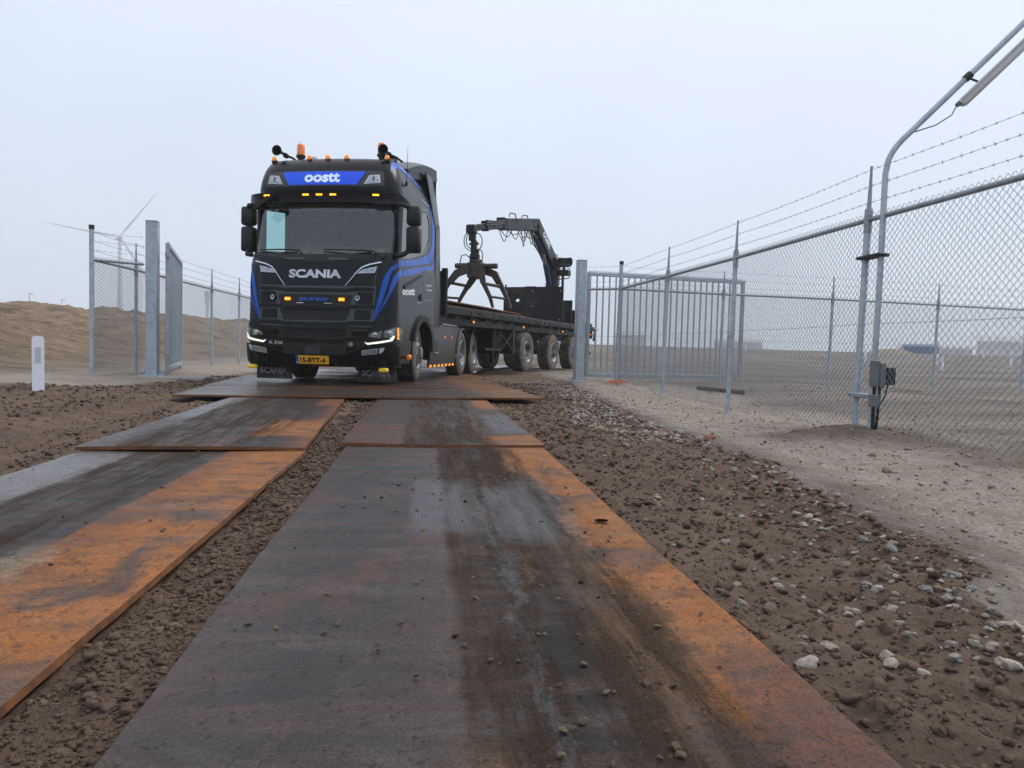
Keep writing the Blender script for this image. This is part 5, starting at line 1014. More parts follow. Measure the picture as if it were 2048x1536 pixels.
# ------------------------------------------------------------------ fences
def prisms(A, B, r, n=4):
    """many thin rods A[i]->B[i] as open n-gon prisms (numpy)"""
    d = B-A; d /= np.linalg.norm(d, axis=1, keepdims=True)+1e-12; up = np.where(abs(d[:, 2:3]) < .9, np.array([[0, 0, 1.]]), np.array([[1., 0, 0]]))
    x = np.cross(up, d); x /= np.linalg.norm(x, axis=1, keepdims=True); y = np.cross(d, x); V = []
    for P in (A, B):
        for k in range(n): V.append(P+(x*cos(2*pi*k/n)+y*sin(2*pi*k/n))*r)
    V = np.stack(V, 1).reshape(-1, 3); m = len(A); b = (np.arange(m)*2*n)[:, None]
    F = np.concatenate([b+np.array([[k, (k+1) % n, n+(k+1) % n, n+k]]) for k in range(n)], 0); return V, F
def chain_link(p0, p1, z1, parent, pitch=.034, q=.068, r=.0023, n=4, zoff=.03):
    p0 = np.array(p0); p1 = np.array(p1); L = np.hypot(*(p1-p0)); e = (p1-p0)/L; nr = np.array([e[1], -e[0]]); W = int(L/pitch); A = []; B = []
    k = np.arange(W); u0 = (k+.5)*pitch
    x = p0[0]+e[0]*u0; y = p0[1]+e[1]*u0; zb = base_h(x, y)+zoff
    H_ = int((z1-(-.12))/(q/2)); jit = RNG.normal(0, .0025, (W, H_+1))
    sag = .012*np.sin(x*2.1+y*1.7)
    for s in range(H_):
        za = z1-s*q/2; zc = za-q/2; ok = zc > zb
        if not ok.any(): break
        sa = np.where((k+s) % 2 == 0, 1, -1)
        ua = u0+sa*(pitch*.5+.0015)+jit[:, s]; uc = u0-sa*(pitch*.5+.0015)+jit[:, s+1]
        oa = sa*.004+sag*np.sin(za*2.2); oc = -sa*.004+sag*np.sin(zc*2.2)
        a = np.stack([p0[0]+e[0]*ua+nr[0]*oa, p0[1]+e[1]*ua+nr[1]*oa, np.full(W, za)], -1); c = np.stack([p0[0]+e[0]*uc+nr[0]*oc, p0[1]+e[1]*uc+nr[1]*oc, np.full(W, zc)], -1)
        A.append(a[ok]); B.append(c[ok])
    V, F = prisms(np.vstack(A), np.vstack(B), r, n); return tag(mknp('chain_link_mesh', V, F, MT['wire'], parent, False), kind='stuff')
def barbed(pts, parent, r=.0018, gap=.11, seed=0):
    mb = MB(); rg = random.Random(seed); P = []
    for a, b in zip(pts, pts[1:]): P += arc(a, b, .012*rg.uniform(.3, 1.6), 6)[:-1]
    P.append(Vector(pts[-1])); mb.tube(P, r, 4, False)
    L = [0]; 
    for a, b in zip(P, P[1:]): L.append(L[-1]+(b-a).length)
    A = []; B = []; s = rg.uniform(0, gap)
    while s < L[-1]:
        i = max(k for k in range(len(L)-1) if L[k] <= s); t = (s-L[i])/(L[i+1]-L[i]); c = P[i].lerp(P[i+1], t); d = (P[i+1]-P[i]).normalized()
        for _ in range(2):
            q = Vector((rg.gauss(0, 1), rg.gauss(0, 1), rg.gauss(0, 1))); q = (q-d*q.dot(d)).normalized()*.016+d*rg.uniform(-.006, .006); A.append(c-q); B.append(c+q)
        A.append(c-d*.008); B.append(c+d*.008); s += gap*rg.uniform(.85, 1.15)
    V, F = prisms(np.array(A), np.array(B), .0016, 3); V2, F2 = prisms(np.array(A)[2::3], np.array(B)[2::3], .0038, 4)
    mb.add(V.tolist(), F.tolist()); mb.add(V2.tolist(), F2.tolist()); return mb.build('barbed_wire', MT['barb'], parent)
RZ = 2.0
def fence(label, pts, kinds, group, mesh_bays=None, lean=.0, n=4, wires=(1.02, .42), seed=0, rr=.024):
    """kinds per post: 's' slim with tapered spike, 'c' tall capped corner post, '-' no post (ends at another post)"""
    T = thing('chain_link_fence', label, 'fence', (*pts[0], 0), 0, group); o = Vector((pts[0][0], pts[0][1], 0)); loc = lambda x, y, z: (x-o.x+lean*z, y-o.y, z)
    for (x, y), k in zip(pts, kinds):
        if k == '-': continue
        zb = gz1(x, y)-.25; mb = MB()
        if k == 'c': mb.tube([loc(x, y, zb), loc(x, y, 2.52)], .038, 14)
        else: mb.tube([loc(x, y, zb), loc(x, y, RZ+.02), loc(x, y, RZ+.05)], [.031, .031, .026], 14)
        p = mb.build('post', MT['galv'], T, 40)
        if k == 'c': mb = MB(); mb.tube([loc(x, y, 2.50), loc(x, y, 2.57)], .044, 14); mb.build('cap', MT['boxblack'], p, 40)
        else:
            mb = MB(); mb.tube([loc(x, y, RZ-.12), loc(x, y, RZ+.05), loc(x, y, RZ+.10)], .036, 12); mb.build('sleeve', MT['galvd'], p, 40)
            mb = MB(); mb.tube([loc(x, y, RZ+.04), loc(x, y, 2.47), loc(x, y, 2.50)], [.024, .011, .013], 8); mb.build('spike', MT['galvd'], p, 40)
    for i, (a, b) in enumerate(zip(pts, pts[1:])):
        mb = MB(); mb.tube([loc(*a, RZ), loc(*b, RZ)], rr, 12); mb.build('top_rail', MT['galvd'], T, 40)
        m = chain_link(a, b, RZ+.06, T, n=n); m.data.transform(Matrix.Translation(-o))
        if lean: m.data.transform(Matrix(((1, 0, lean, 0), (0, 1, 0, 0), (0, 0, 1, 0), (0, 0, 0, 1))))
    for j, z in enumerate((2.16, 2.315, 2.468)): barbed([loc(*p, z) for p in pts], T, seed=seed+j)
    for z in wires: mb = MB(); mb.tube([q for a, b in zip(pts, pts[1:]) for q in arc(loc(*a, z), loc(*b, z), .01, 4)], .0022, 4); mb.build('tension_wire', MT['barb'], T)
    return T
FG = 'chain link fences round the site'
fence('chain link fence running along the right of the road, carrying the lamp pole', [(4.17, 2.2), (4.12, 3.55), (4.08, 6.32), (4.08, 9.21), (4.02, 11.75), (3.94, 14.45)], 'sssssc', FG, lean=.016, seed=10)
fence('chain link fence crossing the field behind the open barred gate', [(3.94, 14.45), (6.35, 14.82), (9.02, 15.06), (12.0, 15.58), (14.8, 16.1), (17.6, 16.6)], '-sssss', FG, n=3, lean=.012, seed=20)
fence('short fence bay between the right corner post and the right gate post', [(3.34, 14.86), (3.94, 14.45)], '--', FG, n=3, lean=.012, seed=30)
fence('short fence bay between the left black-capped corner post and the left gate post', [(-5.56, 12.66), (-4.92, 13.14)], 'c-', FG, n=3, seed=40)
fence('chain link fence receding along the foot of the left earth bank', [(-5.56, 12.66), (-5.47, 14.25), (-5.43, 16.5), (-5.36, 18.64), (-5.28, 20.95), (-5.2, 23.6), (-5.15, 26.3), (-5.1, 29.0), (-5.05, 31.7)], '-ssssssss', FG, n=3, seed=50)
# ------------------------------------------------------------------ gate posts and gate leaves
def gate_post(x, y, h, label, rz):
    zb = gz1(x, y); T = thing('gate_post', label, 'gate post', (x, y, zb), rz)
    mb = MB(); mb.box(-.095, .095, -.095, .095, -.1, h, .012); p = mb.build('column', MT['galv'], T)
    mb = MB(); mb.box(-.097, .097, -.097, .097, h, h+.012, .004); mb.build('cap_plate', MT['galvd'], T)
    mb = MB(); mb.box(-.20, .20, -.17, .17, -.01, .02, .004); mb.build('base_plate', MT['galv'], T)
    for a, b in ((-.15, -.12), (.15, -.12), (-.15, .12), (.15, .12)):
        mb = MB(); mb.cyl((a, b, .02), (a, b, .06), .014, .014, 6); mb.build('bolt', MT['galvd'], T)
    for sx in (-1, 1):
        mb = MB(); mb.prism([(sx*.095, .02), (sx*.19, .02), (sx*.095, .14)], lambda u, w: (u, -.008, w), lambda u, w: (u, .008, w)); mb.build('gusset', MT['galv'], T)
    return T
gate_post(-4.80, 13.22, 2.70, 'square galvanised gate post on a concrete pad left of the truck', radians(6))
gate_post(3.24, 14.92, 2.56, 'square galvanised gate post at the hinge of the barred gate right of the trailer', radians(8))
mb = MB(); mb.box(-.75, .85, -.42, .45, -.12, .0, .02); o = mb.build('concrete_pad', MT['concrete']); o.location = (-4.75, 13.30, gz1(-4.8, 13.22)+.004); o.rotation_euler = (0, 0, radians(6)); tag(o, 'flat concrete pad under the left gate post', 'concrete pad')
def gate_leaf(p0, p1, z0, z1, nb, label):
    p0, p1 = Vector(p0), Vector(p1); L = (p1-p0).length; T = thing('gate_leaf', label, 'gate', (p0.x, p0.y, 0), atan2(p1.y-p0.y, p1.x-p0.x), 'two leaves of the site gate')
    for n_, a in (('top_beam', (0, L, z1-.08, z1)), ('bottom_beam', (0, L, z0, z0+.08))):
        mb = MB(); mb.box(a[0], a[1], -.035, .035, a[2], a[3], .008); mb.build(n_, MT['galv'], T)
    for x in (.0, L-.08): mb = MB(); mb.box(x, x+.08, -.034, .034, z0+.08, z1-.08, .006); mb.build('stile', MT['galv'], T)
    for k in range(nb):
        x = .08+(L-.16)*(k+1)/(nb+1); mb = MB(); mb.box(x-.014, x+.014, -.014, .014, z0+.08, z1-.08); mb.build('bar', MT['galv'], T)
    mb = MB(); V = []; F = []; m = int(L/.055)
    for k in range(m):
        x = k*.055+.01; b = len(V); V += [(x, -.003, z1+.002), (x+.045, -.003, z1+.002), (x+.0225, -.003, z1+.045), (x, .003, z1+.002), (x+.045, .003, z1+.002), (x+.0225, .003, z1+.045)]; F += [(b, b+1, b+2), (b+5, b+4, b+3), (b, b+2, b+5, b+3), (b+1, b+4, b+5, b+2)]
    mb.add(V, F); tag(mb.build('toothed_strip', MT['galv'], T), kind='stuff')
    for z in (z0+.25, z1-.22): mb = MB(); mb.cyl((-.10, 0, z), (.0, 0, z), .022, .022, 8); mb.box(-.11, -.06, -.03, .03, z-.05, z+.05, .006); mb.build('hinge', MT['galvd'], T)
    mb = MB(); mb.box(L-.30, L-.22, -.03, .03, z0-.16, z0); mb.build('foot', MT['galv'], T)
    return T
gate_leaf((-4.60, 13.36), (-5.38, 16.44), .15, 2.42, 26, 'left gate leaf swung open, seen nearly edge on as a grey panel')
gate_leaf((3.46, 15.30), (7.32, 15.86), .13, 2.42, 24, 'right gate leaf of vertical bars swung open in front of the field')
# ------------------------------------------------------------------ lamp pole on the right fence
LP = thing('lamp_pole', 'galvanised lamp pole bending over the right fence with a fluorescent batten light', 'lamp pole', (4.06, 6.06, 0))
up = Vector((.70, -.30, .80)).normalized(); pb = Vector((.05, .02, 2.52)); pth = [Vector((0, 0, -.2)), Vector((.03, .01, 1.2)), pb-Vector((0.01, 0, .14))]
for t in np.linspace(0, 1, 7): pth.append(pb+Vector((0, 0, -.10))*(1-t)**2+up*.16*t*t+Vector((0, 0, .03))*t)
pth.append(pth[-1]+up*1.95)
mb = MB(); mb.tube(pth, .026, 14); mb.build('pole', MT['galv'], LP, 60)
q0 = pth[-2]; side = Vector((0, 0, -1)); 
def batten():
    d = up; x = d.cross(Vector((0, 0, 1))).normalized(); z = x.cross(d); c0 = q0+d*.50-z*.10+Vector((.02, -.02, 0)); L = 1.35
    def sec(p, k=1.): return [p+x*a*k+z*b*k for a, b in ((-.030, .028), (.030, .028), (.052, .0), (.046, -.035), (.022, -.055), (-.022, -.055), (-.046, -.035), (-.052, .0))]
    mb = MB(); A = sec(c0, .7)+sec(c0+d*.03)+sec(c0+d*(L-.03))+sec(c0+d*L, .7); F = [tuple(range(8))[::-1], tuple(range(24, 32))]+[(8*j+i, 8*j+(i+1) % 8, 8*j+8+(i+1) % 8, 8*j+8+i) for j in range(3) for i in range(8)]
    mb.add(A, F); b = mb.build('batten_light', MT['diffuser'], LP, 30)
    mb = MB(); mb.bar(c0+d*.02+z*.012, c0+d*(L-.02)+z*.012, .112, .014, .003, tuple(z)); mb.build('clip_rail', MT['lampbody'], b)
    for t in (.10, .55, 1.0): mb = MB(); mb.bar(c0+d*t-x*.054, c0+d*(t+.05)-x*.054, .008, .03, 0, tuple(z)); mb.build('clip', MT['chrome'], b)
    mb = MB(); mb.cyl(c0-d*.03+z*.005, c0+d*.01+z*.005, .02, .02, 8); mb.build('cable_gland', MT['boxgrey'], b)
    g = c0-d*.03+z*.005; e = q0+d*.12-z*.026; mb = MB(); mb.tube([g, g-d*.08-z*.03, g.lerp(e, .6)-z*.05, e], .006, 6); mb.build('cable', MT['boxgrey'], LP)
    k = q0+d*.72; mb = MB(); mb.tube([k-d*.03, k+d*.03], .034, 14); mb.bar(k-z*.02, k-z*.09+d*.02, .02, .012); mb.build('clamp', MT['boxblack'], LP)
batten()
mb = MB(); mb.box(-.03, .09, -.035, .30, 1.625, 1.655, .006); mb.build('upper_bracket', MT['boxblack'], LP); mb = MB(); mb.box(-.05, .05, -.02, .30, .33, .37, .006); mb.build('lower_bracket', MT['galvd'], LP)
mb = MB(); mb.box(-.055, .02, -.075, -.030, .44, .68, .006); mb.build('fuse_box', MT['boxgrey'], LP); mb = MB(); mb.box(.025, .085, -.075, -.030, .44, .66, .006); mb.build('fuse_box', MT['boxgrey'], LP)
mb = MB(); mb.box(.095, .185, -.07, .0, .46, .62, .006); mb.build('socket_box', MT['boxblack'], LP); mb = MB(); mb.box(-.055, .025, -.09, -.035, .26, .37, .006); mb.build('socket_box', MT['boxgrey'], LP)
mb = MB(); mb.tube([(.0, -.04, .45), (.0, -.04, .2), (.01, -.03, -.1)], .016, 8); mb.tube([(.05, -.04, .45), (.045, -.04, .2), (.035, -.02, -.1)], .014, 8); mb.tube([(.13, -.04, .46), (.10, -.05, .36), (.06, -.045, .28)], .007, 6); mb.build('conduit', MT['boxblack'], LP)
# ------------------------------------------------------------------ roadside post, markers, litter
def rounded_post(w, h, d, r):
    P = [(-w/2, -.1), (w/2, -.1)]+[(w/2-r+r*cos(t), h-r+r*sin(t)) for t in np.linspace(0, pi/2, 6)]+[(-w/2+r+r*cos(t), h-r+r*sin(t)) for t in np.linspace(pi/2, pi, 6)]
    mb = MB(); mb.prism(P, lambda u, w_: (u*(1-.0*w_), -d/2, w_), lambda u, w_: (u*.9, d/2, w_)); return mb
x, y = -4.36, 8.62; z = gz1(x, y); T = thing('roadside_post', 'white plastic roadside post standing in the mud at far left', 'marker post', (x, y, z-.04), radians(28))
rounded_post(.118, .70-z+.045, .09, .035).build('post_body', MT['whitepost'], T)
mb = MB(); mb.box(-.028, .028, -.0485, -.044, .44-z, .62-z, .002); mb.build('reflector', MT['reflector'], T)
mb = MB(); mb.box(-.06, .06, .044, .0485, .44-z, .62-z, .002); mb.build('reflector', MT['reflector'], T)
MK = [(30.89, 47.0, 'behind the lamp pole'), (36.28, 46.8, 'just left of the nearest pale one'), (27.37, 34.9, 'nearest to the fence'), (56.6, 66.5, 'far off at right, small'), (37.95, 42.2, 'at the right edge of the photo'), (30.8, 65.9, 'beside the open gate leaf'), (22.4, 68.2, 'far off, seen through the gate bars, leftmost'), (24.9, 68.3, 'far off, seen through the gate bars, second from left'), (29.6, 70.4, 'far off near the free end of the gate')]
for (x, y, w) in MK:
    mb = MB(); mb.box(-.07, .07, -.05, .05, -.15, .66, .01); mb.box(-.05, .05, -.035, .035, .66, .74, .015); o = mb.build('field_marker', MT['whitepost']); o.location = (x, y, float(base_h(np.array([x]), np.array([y]))[0])); o.rotation_euler = (radians(random.uniform(-3, 3)), radians(random.uniform(-3, 3)), random.uniform(-.3, .3)); tag(o, 'white marker post in the field, '+w, 'marker post', 'white marker posts in the field')
# ribbed drain pipe offcut lying behind the fence
p0, p1 = Vector((5.08, 12.85, .06)), Vector((5.62, 12.02, .03)); mb = MB(); d = (p1-p0); N = 60
mb.tube([p0+d*(k/N) for k in range(N+1)], [.045 if (k//2) % 2 else .034 for k in range(N+1)], 10); o = mb.build('drain_pipe', MT['rust']); tag(o, 'short brown ribbed drain pipe lying on the ground behind the fence', 'pipe')
mb = MB(); mb.bar((9.25, 13.55, .10), (10.0, 13.30, .05), .05, .025); o = mb.build('wooden_lath', MT['wood']); tag(o, 'thin pale wooden lath lying behind the lamp pole', 'lath')
mb = MB(); rg = random.Random(5)
for k in range(16): a = Vector((3.92+rg.uniform(-.17, .17), 13.95+rg.uniform(-.1, .1), .05)); mb.tube([a, a+Vector((rg.uniform(-.12, .12), rg.uniform(-.05, .05), .05)), a+Vector((rg.uniform(-.2, .2), rg.uniform(-.1, .1), .0))], .006, 5)
o = mb.build('orange_net', MT['orange']); o.location.z = .02; tag(o, 'scrap of orange plastic netting at the foot of the right corner post', 'netting')
# ------------------------------------------------------------------ stones and clods
def ico(sub, seed, flat=1., rough=.25):
    bm = bmesh.new(); bmesh.ops.create_icosphere(bm, subdivisions=sub, radius=1.); v = np.array([p.co[:] for p in bm.verts]); f = np.array([[p.index for p in q.verts] for q in bm.faces]); bm.free()
    rg = np.random.default_rng(seed); s = 1+rg.normal(0, rough*.35, len(v)); k = rg.normal(0, 1, (3, 3)); lob = sum(np.cos(v @ k[i]*2.2+rg.uniform(0, 6)) for i in range(3))/3
    v = v*(s+rough*lob)[:, None]; v[:, 0] *= rg.uniform(.85, 1.25); v[:, 1] *= rg.uniform(.75, 1.1); v[:, 2] *= flat*rg.uniform(.7, 1.); return v, f
def scatter(name, pos, size, tmpl, mat, parent=None, smooth=False):
    rg = np.random.default_rng(len(pos)); V = []; F = []; n = 0; a = rg.uniform(0, 2*pi, len(pos)); tl_ = rg.normal(0, .35, (len(pos), 2))
    idx = rg.integers(0, len(tmpl), len(pos))
    for t, (tv, tf) in enumerate(tmpl):
        m = np.where(idx == t)[0]
        if not len(m): continue
        c, s_ = np.cos(a[m])[:, None], np.sin(a[m])[:, None]; X, Y, Z = tv[:, 0][None], tv[:, 1][None], tv[:, 2][None]
        Z2 = Z+tl_[m, :1]*X; x = X*c-Y*s_; y = X*s_+Y*c
        P_ = np.stack([x, y, Z2], -1)*size[m][:, None, None]+pos[m][:, None, :]
        V.append(P_.reshape(-1, 3)); F.append((tf[None]+(np.arange(len(m))*len(tv))[:, None, None]+n).reshape(-1, 3)); n += len(m)*len(tv)
    return mknp(name, np.vstack(V), np.vstack(F), mat, parent, smooth)
CLOD = M('damp_soil_clods', (.130, .087, .062), .95, col2=(.075, .050, .036), scale=9, bump=.6, bscale=110, spec=.2)
CRUMB = M('mud_crumbs', (.085, .060, .044), .9, col2=(.12, .085, .06), scale=20, bump=.4, bscale=120, spec=.2)
def stonemat(name, a, b):
    m = M(name, a, .75, col2=b, scale=14, bump=.35, bscale=70, lo=.3, hi=.7); t = m.node_tree; bs = next(n for n in t.nodes if n.type == 'BSDF_PRINCIPLED'); l = bs.inputs['Base Color'].links[0].from_socket
    oi = nd(t, 'ObjectInfo'); ge = nd(t, 'NewGeometry'); dn = nd(t, 'TexNoise', {'Vector': ge.outputs['Position'], 'Scale': 45., 'Detail': 6.}); dm = nd(t, 'MapRange', {'Value': dn.outputs['Fac'], 'From Min': .52, 'From Max': .66}); dx_ = nd(t, 'Mix', {0: dm.outputs[0], 6: l, 7: (.105, .074, .052, 1)}, data_type='RGBA'); hs = nd(t, 'HueSaturation', {'Color': dx_.outputs[2]}); r = nd(t, 'MapRange', {'Value': oi.outputs['Random'], 'To Min': .55, 'To Max': 1.25}); t.links.new(r.outputs[0], hs.inputs['Value']); t.links.new(hs.outputs[0], bs.inputs['Base Color']); return m
STM = [stonemat('pale_stone', (.32, .29, .25), (.24, .20, .165)), stonemat('grey_stone', (.27, .265, .26), (.18, .165, .15)), stonemat('brown_stone', (.23, .165, .115), (.13, .09, .06)), stonemat('brick_red_stone', (.30, .085, .045), (.2, .07, .04))]
rg = np.random.default_rng(11)
def zs(x, y): return ground_h(x, y)
# clods: thrown evenly over what the ground shows, denser where it is near
N = 98000; y = np.exp(rg.uniform(np.log(.75), np.log(15), N)); x = rg.uniform(-5.0, 3.3, N); x = np.where(rg.random(N) < .15, rg.uniform(-.8, -.5, N), x); sm = soil_mask(x, y); ok = (sm > rg.uniform(.35, .8, N)) & ~plate_mask(x, y, .03) & ((x > -2.2) | (rg.random(N) < .55))
x, y = x[ok], y[ok]; cx = rg.lognormal(0, .62, len(x))*.0034*np.clip(.75+.22*y, 1, 3.4); cx = np.clip(cx, .002, .021); tread = np.exp(-((x+3.05)/.3)**2)+((x > -.8) & (x < -.5))*.45; cx *= (1-.5*np.clip(tread, 0, 1))
big = cx > .0115
tm2 = [ico(2, s, .78, .38) for s in range(7)]; tm1 = [ico(1, s+20, .85, .28) for s in range(8)]
p = np.stack([x, y, zs(x, y)+cx*.25], -1)
tag(scatter('large_dirt_clods', p[big], cx[big], tm2, CLOD, smooth=True), 'crumbly brown clods of damp soil beside the plates', 'soil clods', kind='stuff')
tag(scatter('small_dirt_clods', p[~big], cx[~big], tm1, CLOD, smooth=True), 'fine brown soil crumbs between and beside the plates', 'soil crumbs', kind='stuff')
# crumbs of mud dropped on the plates
N = 900; y = np.exp(rg.uniform(np.log(1.0), np.log(14), N)); x = np.where(rg.random(N) < .65, rg.normal(.30, .30, N), rg.uniform(-2.1, .83, N)); ok = plate_mask(x, y, -.05); x, y = x[ok], y[ok]
s = np.clip(rg.lognormal(0, .6, len(x))*.0036*np.clip(.8+.2*y, 1, 2.4), .002, .011); zt = np.where(y > 9.3, .040, np.where(y > 4.95, .020-.018*(y-4.95)/5, .0))
tag(scatter('mud_crumbs', np.stack([x, y, zt+s*.2+.002], -1), s, [ico(1, k+40, .5, .5) for k in range(5)], CRUMB), 'loose crumbs of mud scattered on the steel plates', 'mud crumbs', kind='stuff')
# grit on the sandy path
N = 11000; y = np.exp(rg.uniform(np.log(1.5), np.log(17), N)); x = rg.uniform(1.3, 8.5, N); ok = x > soil_edge(y)-.05; x, y = x[ok], y[ok]; s = np.clip(rg.lognormal(0, .55, len(x))*.0036*np.clip(1+.08*y, 1, 2), .002, .02)
k = rg.random(len(x)) < .5
for nm, mk_, mt in (('pale_grit', k, STM[1]), ('brown_grit', ~k, STM[2])):
    tag(scatter(nm, np.stack([x, y, zs(x, y)+s*.3], -1)[mk_], s[mk_], tm1, mt), f'{nm.split("_")[0]} grit scattered on the sandy strip by the fence', 'grit', kind='stuff')
# stones of the verge: a loose line near, a dense spill further up
N1, N2 = 520, 1300
y1 = np.exp(rg.uniform(np.log(1.45), np.log(8.5), N1)); x1 = soil_edge(y1)-np.abs(rg.normal(0, .34, N1))-.02+.04*rg.normal(0, 1, N1)
y2 = rg.uniform(5.6, 15.5, N2)**1.0; x2 = soil_edge(y2)-.30+rg.normal(0, .20, N2)+.2*fbm(y2*.6, y2*0, 2, 8)
s1 = np.clip(rg.lognormal(0, .42, N1)*.0118, .005, .024); s2 = np.clip(rg.lognormal(0, .4, N2)*.019, .008, .042)
X = np.r_[x1, x2, rg.uniform(.9, 2.2, 90), rg.uniform(2.4, 4.6, 60)]; Y = np.r_[y1, y2, np.exp(rg.uniform(np.log(1.3), np.log(7), 90)), np.exp(rg.uniform(np.log(3), np.log(9), 60))]; Sz = np.r_[s1, s2, np.clip(rg.lognormal(0, .4, 90)*.011, .005, .02), np.clip(rg.lognormal(0, .5, 60)*.014, .006, .035)]
ok = ~plate_mask(X, Y, .05); X, Y, Sz = X[ok], Y[ok], Sz[ok]; Z = zs(X, Y)
rank = np.argsort(-Sz/np.hypot(X, Y)); own = rank[:290]; rest = rank[290:]
smesh = []
for k in range(12):
    v, f = ico(2, 70+k, .70, .30); o = mknp('stone', v, f, STM[(0, 1, 0, 2, 1, 0, 2, 1, 2, 0, 1, 3)[k]], GROUND, False); smesh.append(o)
used = [False]*12
for i in own:
    k = int(rg.integers(0, 11)) if rg.random() > .02 else 11
    o = smesh[k] if not used[k] else smesh[k].copy()
    if used[k]: COL.objects.link(o)
    used[k] = True; o.location = (X[i], Y[i], Z[i]+Sz[i]*.10); o.scale = (Sz[i],)*3; o.rotation_euler = (rg.normal(0, .25), rg.normal(0, .25), rg.uniform(0, 6.28))
for k in range(12):
    if not used[k]: bpy.data.objects.remove(smesh[k])
kk = rg.random(len(rest))
for nm, m_, mt in (('pale_small_stones', kk < .5, STM[0]), ('grey_small_stones', (kk >= .5) & (kk < .8), STM[1]), ('brown_small_stones', kk >= .8, STM[2])):
    r_ = rest[m_]; tag(scatter(nm, np.stack([X[r_], Y[r_], Z[r_]+Sz[r_]*.25], -1), Sz[r_], [ico(1, 90+k, .7, .3) for k in range(5)], mt, GROUND, True), kind='stuff')
# ------------------------------------------------------------------ far things
def turbine(hub, label):
    hx, hy, hz = hub; T = thing('wind_turbine', label, 'wind turbine', (hx, hy, 0)); v = Vector((hx, hy, 0)).normalized(); r = Vector((v.y, -v.x, 0))
    mb = MB(); mb.tube([(0, 0, -3), (0, 0, hz*.5), (0, 0, hz-1.5)], [1.7, 1.35, 1.0], 20); mb.build('tower', MT['turbine'], T, 40)
    mb = MB(); mb.box(-1.3, 1.3, -1.7, 5.0, hz-1.2, hz+1.4, .5); o = mb.build('nacelle', MT['turbine'], T, 40); o.rotation_euler = (0, 0, atan2(v.y, v.x)-pi/2+.25)
    c = Vector((0, 0, hz))-v*3.2; mb = MB(); mb.lathe([(.001, 1.7), (.8, 1.3), (1.15, .4), (1.15, -1.0)], c, -v, 16); mb.build('hub', MT['turbine'], T, 50)
    for (a, b) in ((65, 93), (-128, 15), (63, -108)):
        L = hypot(a, b)*.305; d = (r*a+Vector((0, 0, 1))*b).normalized(); n = d.cross(v); mb = MB(); V = []; prof = [(0, .9, .9), (.06, 1.0, .8), (.2, 2.0, .55), (.5, 1.3, .3), (.8, .8, .16), (.97, .45, .08), (1, .1, .05)]
        for t, w, th in prof:
            p = c+d*(L*t)+v*(-2.5*t*t); w *= .65; th *= .65; V += [p-n*w*.35-v*0, p+v*th*.5, p+n*w*.65, p-v*th*.5]
        mb.add(V, [(4*i+k, 4*i+(k+1) % 4, 4*i+4+(k+1) % 4, 4*i+4+k) for i in range(len(prof)-1) for k in range(4)]); mb.build('blade', MT['turbine'], T, 60)
turbine((-185.4, 458.9, 61.7), 'pale wind turbine fading into the haze behind the left fence')
T = thing('flared_tower', 'pale slender tower with a flared top in the haze behind the left fence', 'tower', (-117.0, 399.0, 0)); mb = MB(); mb.tube([(0, 0, -2), (0, 0, 11), (0, 0, 21)], [.85, .75, .7], 14); mb.build('shaft', MT['turbine'], T, 40); mb = MB(); mb.lathe([(.7, 16.5), (1.1, 21), (1.65, 26), (1.65, 27.2), (.001, 27.2)], n=16); mb.build('flared_head', MT['turbine'], T, 40)
for (x, y, h, w) in ((-50.1, 97.1, 6.0, 'leftmost'), (-51.1, 107.3, 5.9, 'second from left')):
    T = thing('far_mast', f'thin mast standing on the earth bank, {w}', 'mast', (x, y, 0), 0, 'thin masts behind the left bank'); mb = MB(); mb.tube([(0, 0, 0), (0, 0, h)], [.06, .035], 8); mb.build('mast', MT['fargrey'], T); mb = MB(); mb.box(-.08, .5, -.05, .05, h, h+.08, .02); mb.build('lantern', MT['fargrey'], T)
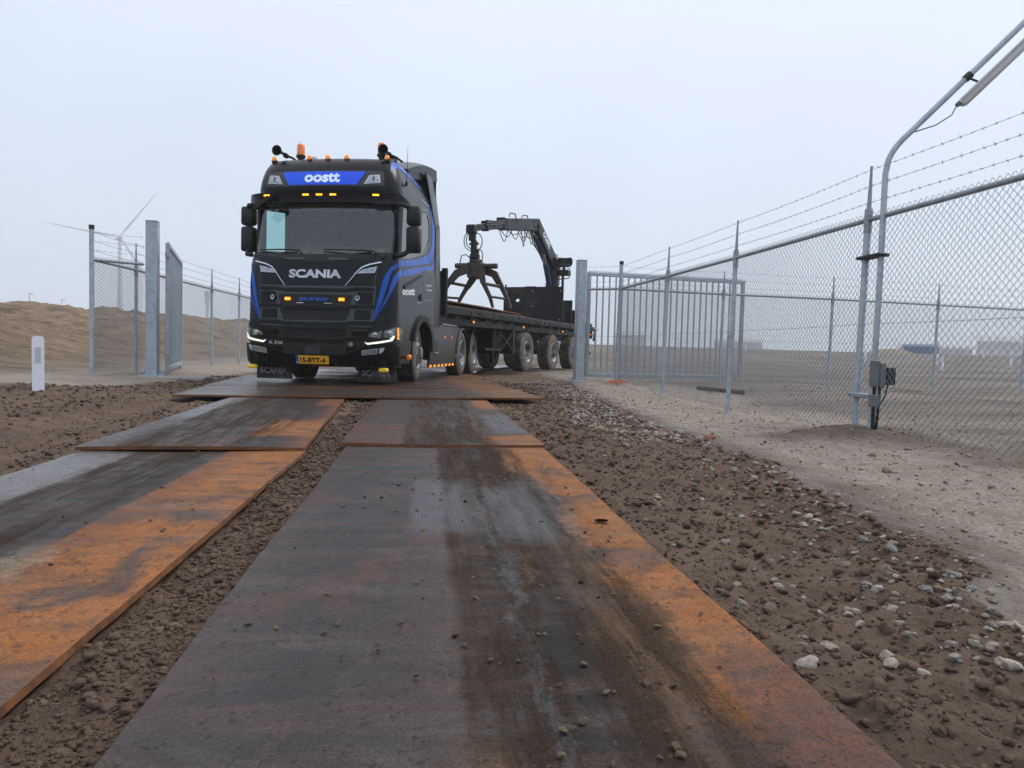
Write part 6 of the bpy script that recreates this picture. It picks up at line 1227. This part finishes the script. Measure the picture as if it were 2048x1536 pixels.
def shed(x, y, w, d, h, rz, wall, roof, label, bays, cat='building', ridge=.25):
    T = thing('far_shed', label, cat, (x, y, -.4), rz); mb = MB(); mb.box(-w/2, w/2, -d/2, d/2, 0, h); mb.build('wall', wall, T)
    mb = MB(); e = .2; mb.add([(-w/2-e, -d/2-e, h), (w/2+e, -d/2-e, h), (w/2+e, d/2+e, h), (-w/2-e, d/2+e, h), (-w/2-e, 0, h*(1+ridge)), (w/2+e, 0, h*(1+ridge))], [(0, 1, 5, 4), (2, 3, 4, 5), (0, 4, 3), (1, 2, 5), (3, 2, 1, 0)]); mb.build('roof', roof, T)
    for k in range(bays):
        cx = -w/2+w*(k+.5)/bays; mb = MB(); mb.box(cx-w/bays*.28, cx+w/bays*.28, -d/2-.06, -d/2+.05, h*.08, h*.62); mb.build('door', MT['fargrey'] if wall is not MT['fargrey'] else MT['farroof'], T)
shed(92.5, 124, 5.6, 4.0, 3.5, radians(-33), MT['farblue'], MT['farblue'], 'blue site shed far across the field', 3, ridge=.14)
shed(362, 413, 23, 17, 13.8, radians(-38), MT['fargrey'], MT['farroof'], 'large grey hall fading into the haze at the right edge', 3)
shed(299, 389, 37, 20, 8, radians(-34), MT['fargrey'], MT['farroof'], 'low grey hall in the haze left of the large one', 5)
shed(217, 478, 32, 20, 10, radians(-22), MT['fargrey'], MT['farroof'], 'hazy grey hall behind the lamp pole', 4)
shed(101, 600, 43, 18, 11.5, radians(-9), MT['fargrey'], MT['farroof'], 'hazy long hall behind the gate bars', 4)
shed(172, 590, 26, 18, 15, radians(-14), MT['fargrey'], MT['farroof'], 'hazy tall hall behind the gate free end', 3)
# low sand heap in front of the blue shed
mb = MB(); V = []; F = []; NX, NY = 24, 12
for j in range(NY):
    for i in range(NX):
        u, w = -1+2*i/(NX-1), -1+2*j/(NY-1); r2 = u*u+w*w; V.append((u*4.5, w*2.5, max(0, 1-r2)**.8*1.1*(1+.25*sin(i*1.7+j*2.1))-.15))
for j in range(NY-1):
    for i in range(NX-1): a = j*NX+i; F.append((a, a+1, a+NX+1, a+NX))
o = mk('sand_heap', V, F, M('pale_sand', (.30, .23, .15), .95, bump=.3, bscale=8), None, 60); o.location = (76, 109, float(base_h(np.array([76.]), np.array([109.]))[0])); o.rotation_euler = (0, 0, -.6); tag(o, 'low pale sand heap left of the blue shed', 'sand heap')
# ------------------------------------------------------------------ haze
def haze():
    mb = MB(); mb.box(-640, 640, -75, 640, -4, 106); o = mb.build('haze', None); m = bpy.data.materials.new('haze'); m.use_nodes = True; t = m.node_tree; t.nodes.clear()
    v = nd(t, 'VolumePrincipled', {'Color': (.97, .985, 1.0, 1), 'Density': HAZE, 'Anisotropy': .2}); out = nd(t, 'OutputMaterial'); t.links.new(v.outputs[0], out.inputs['Volume']); o.data.materials.append(m); tag(o, kind='stuff')
HAZE = .0010
haze()
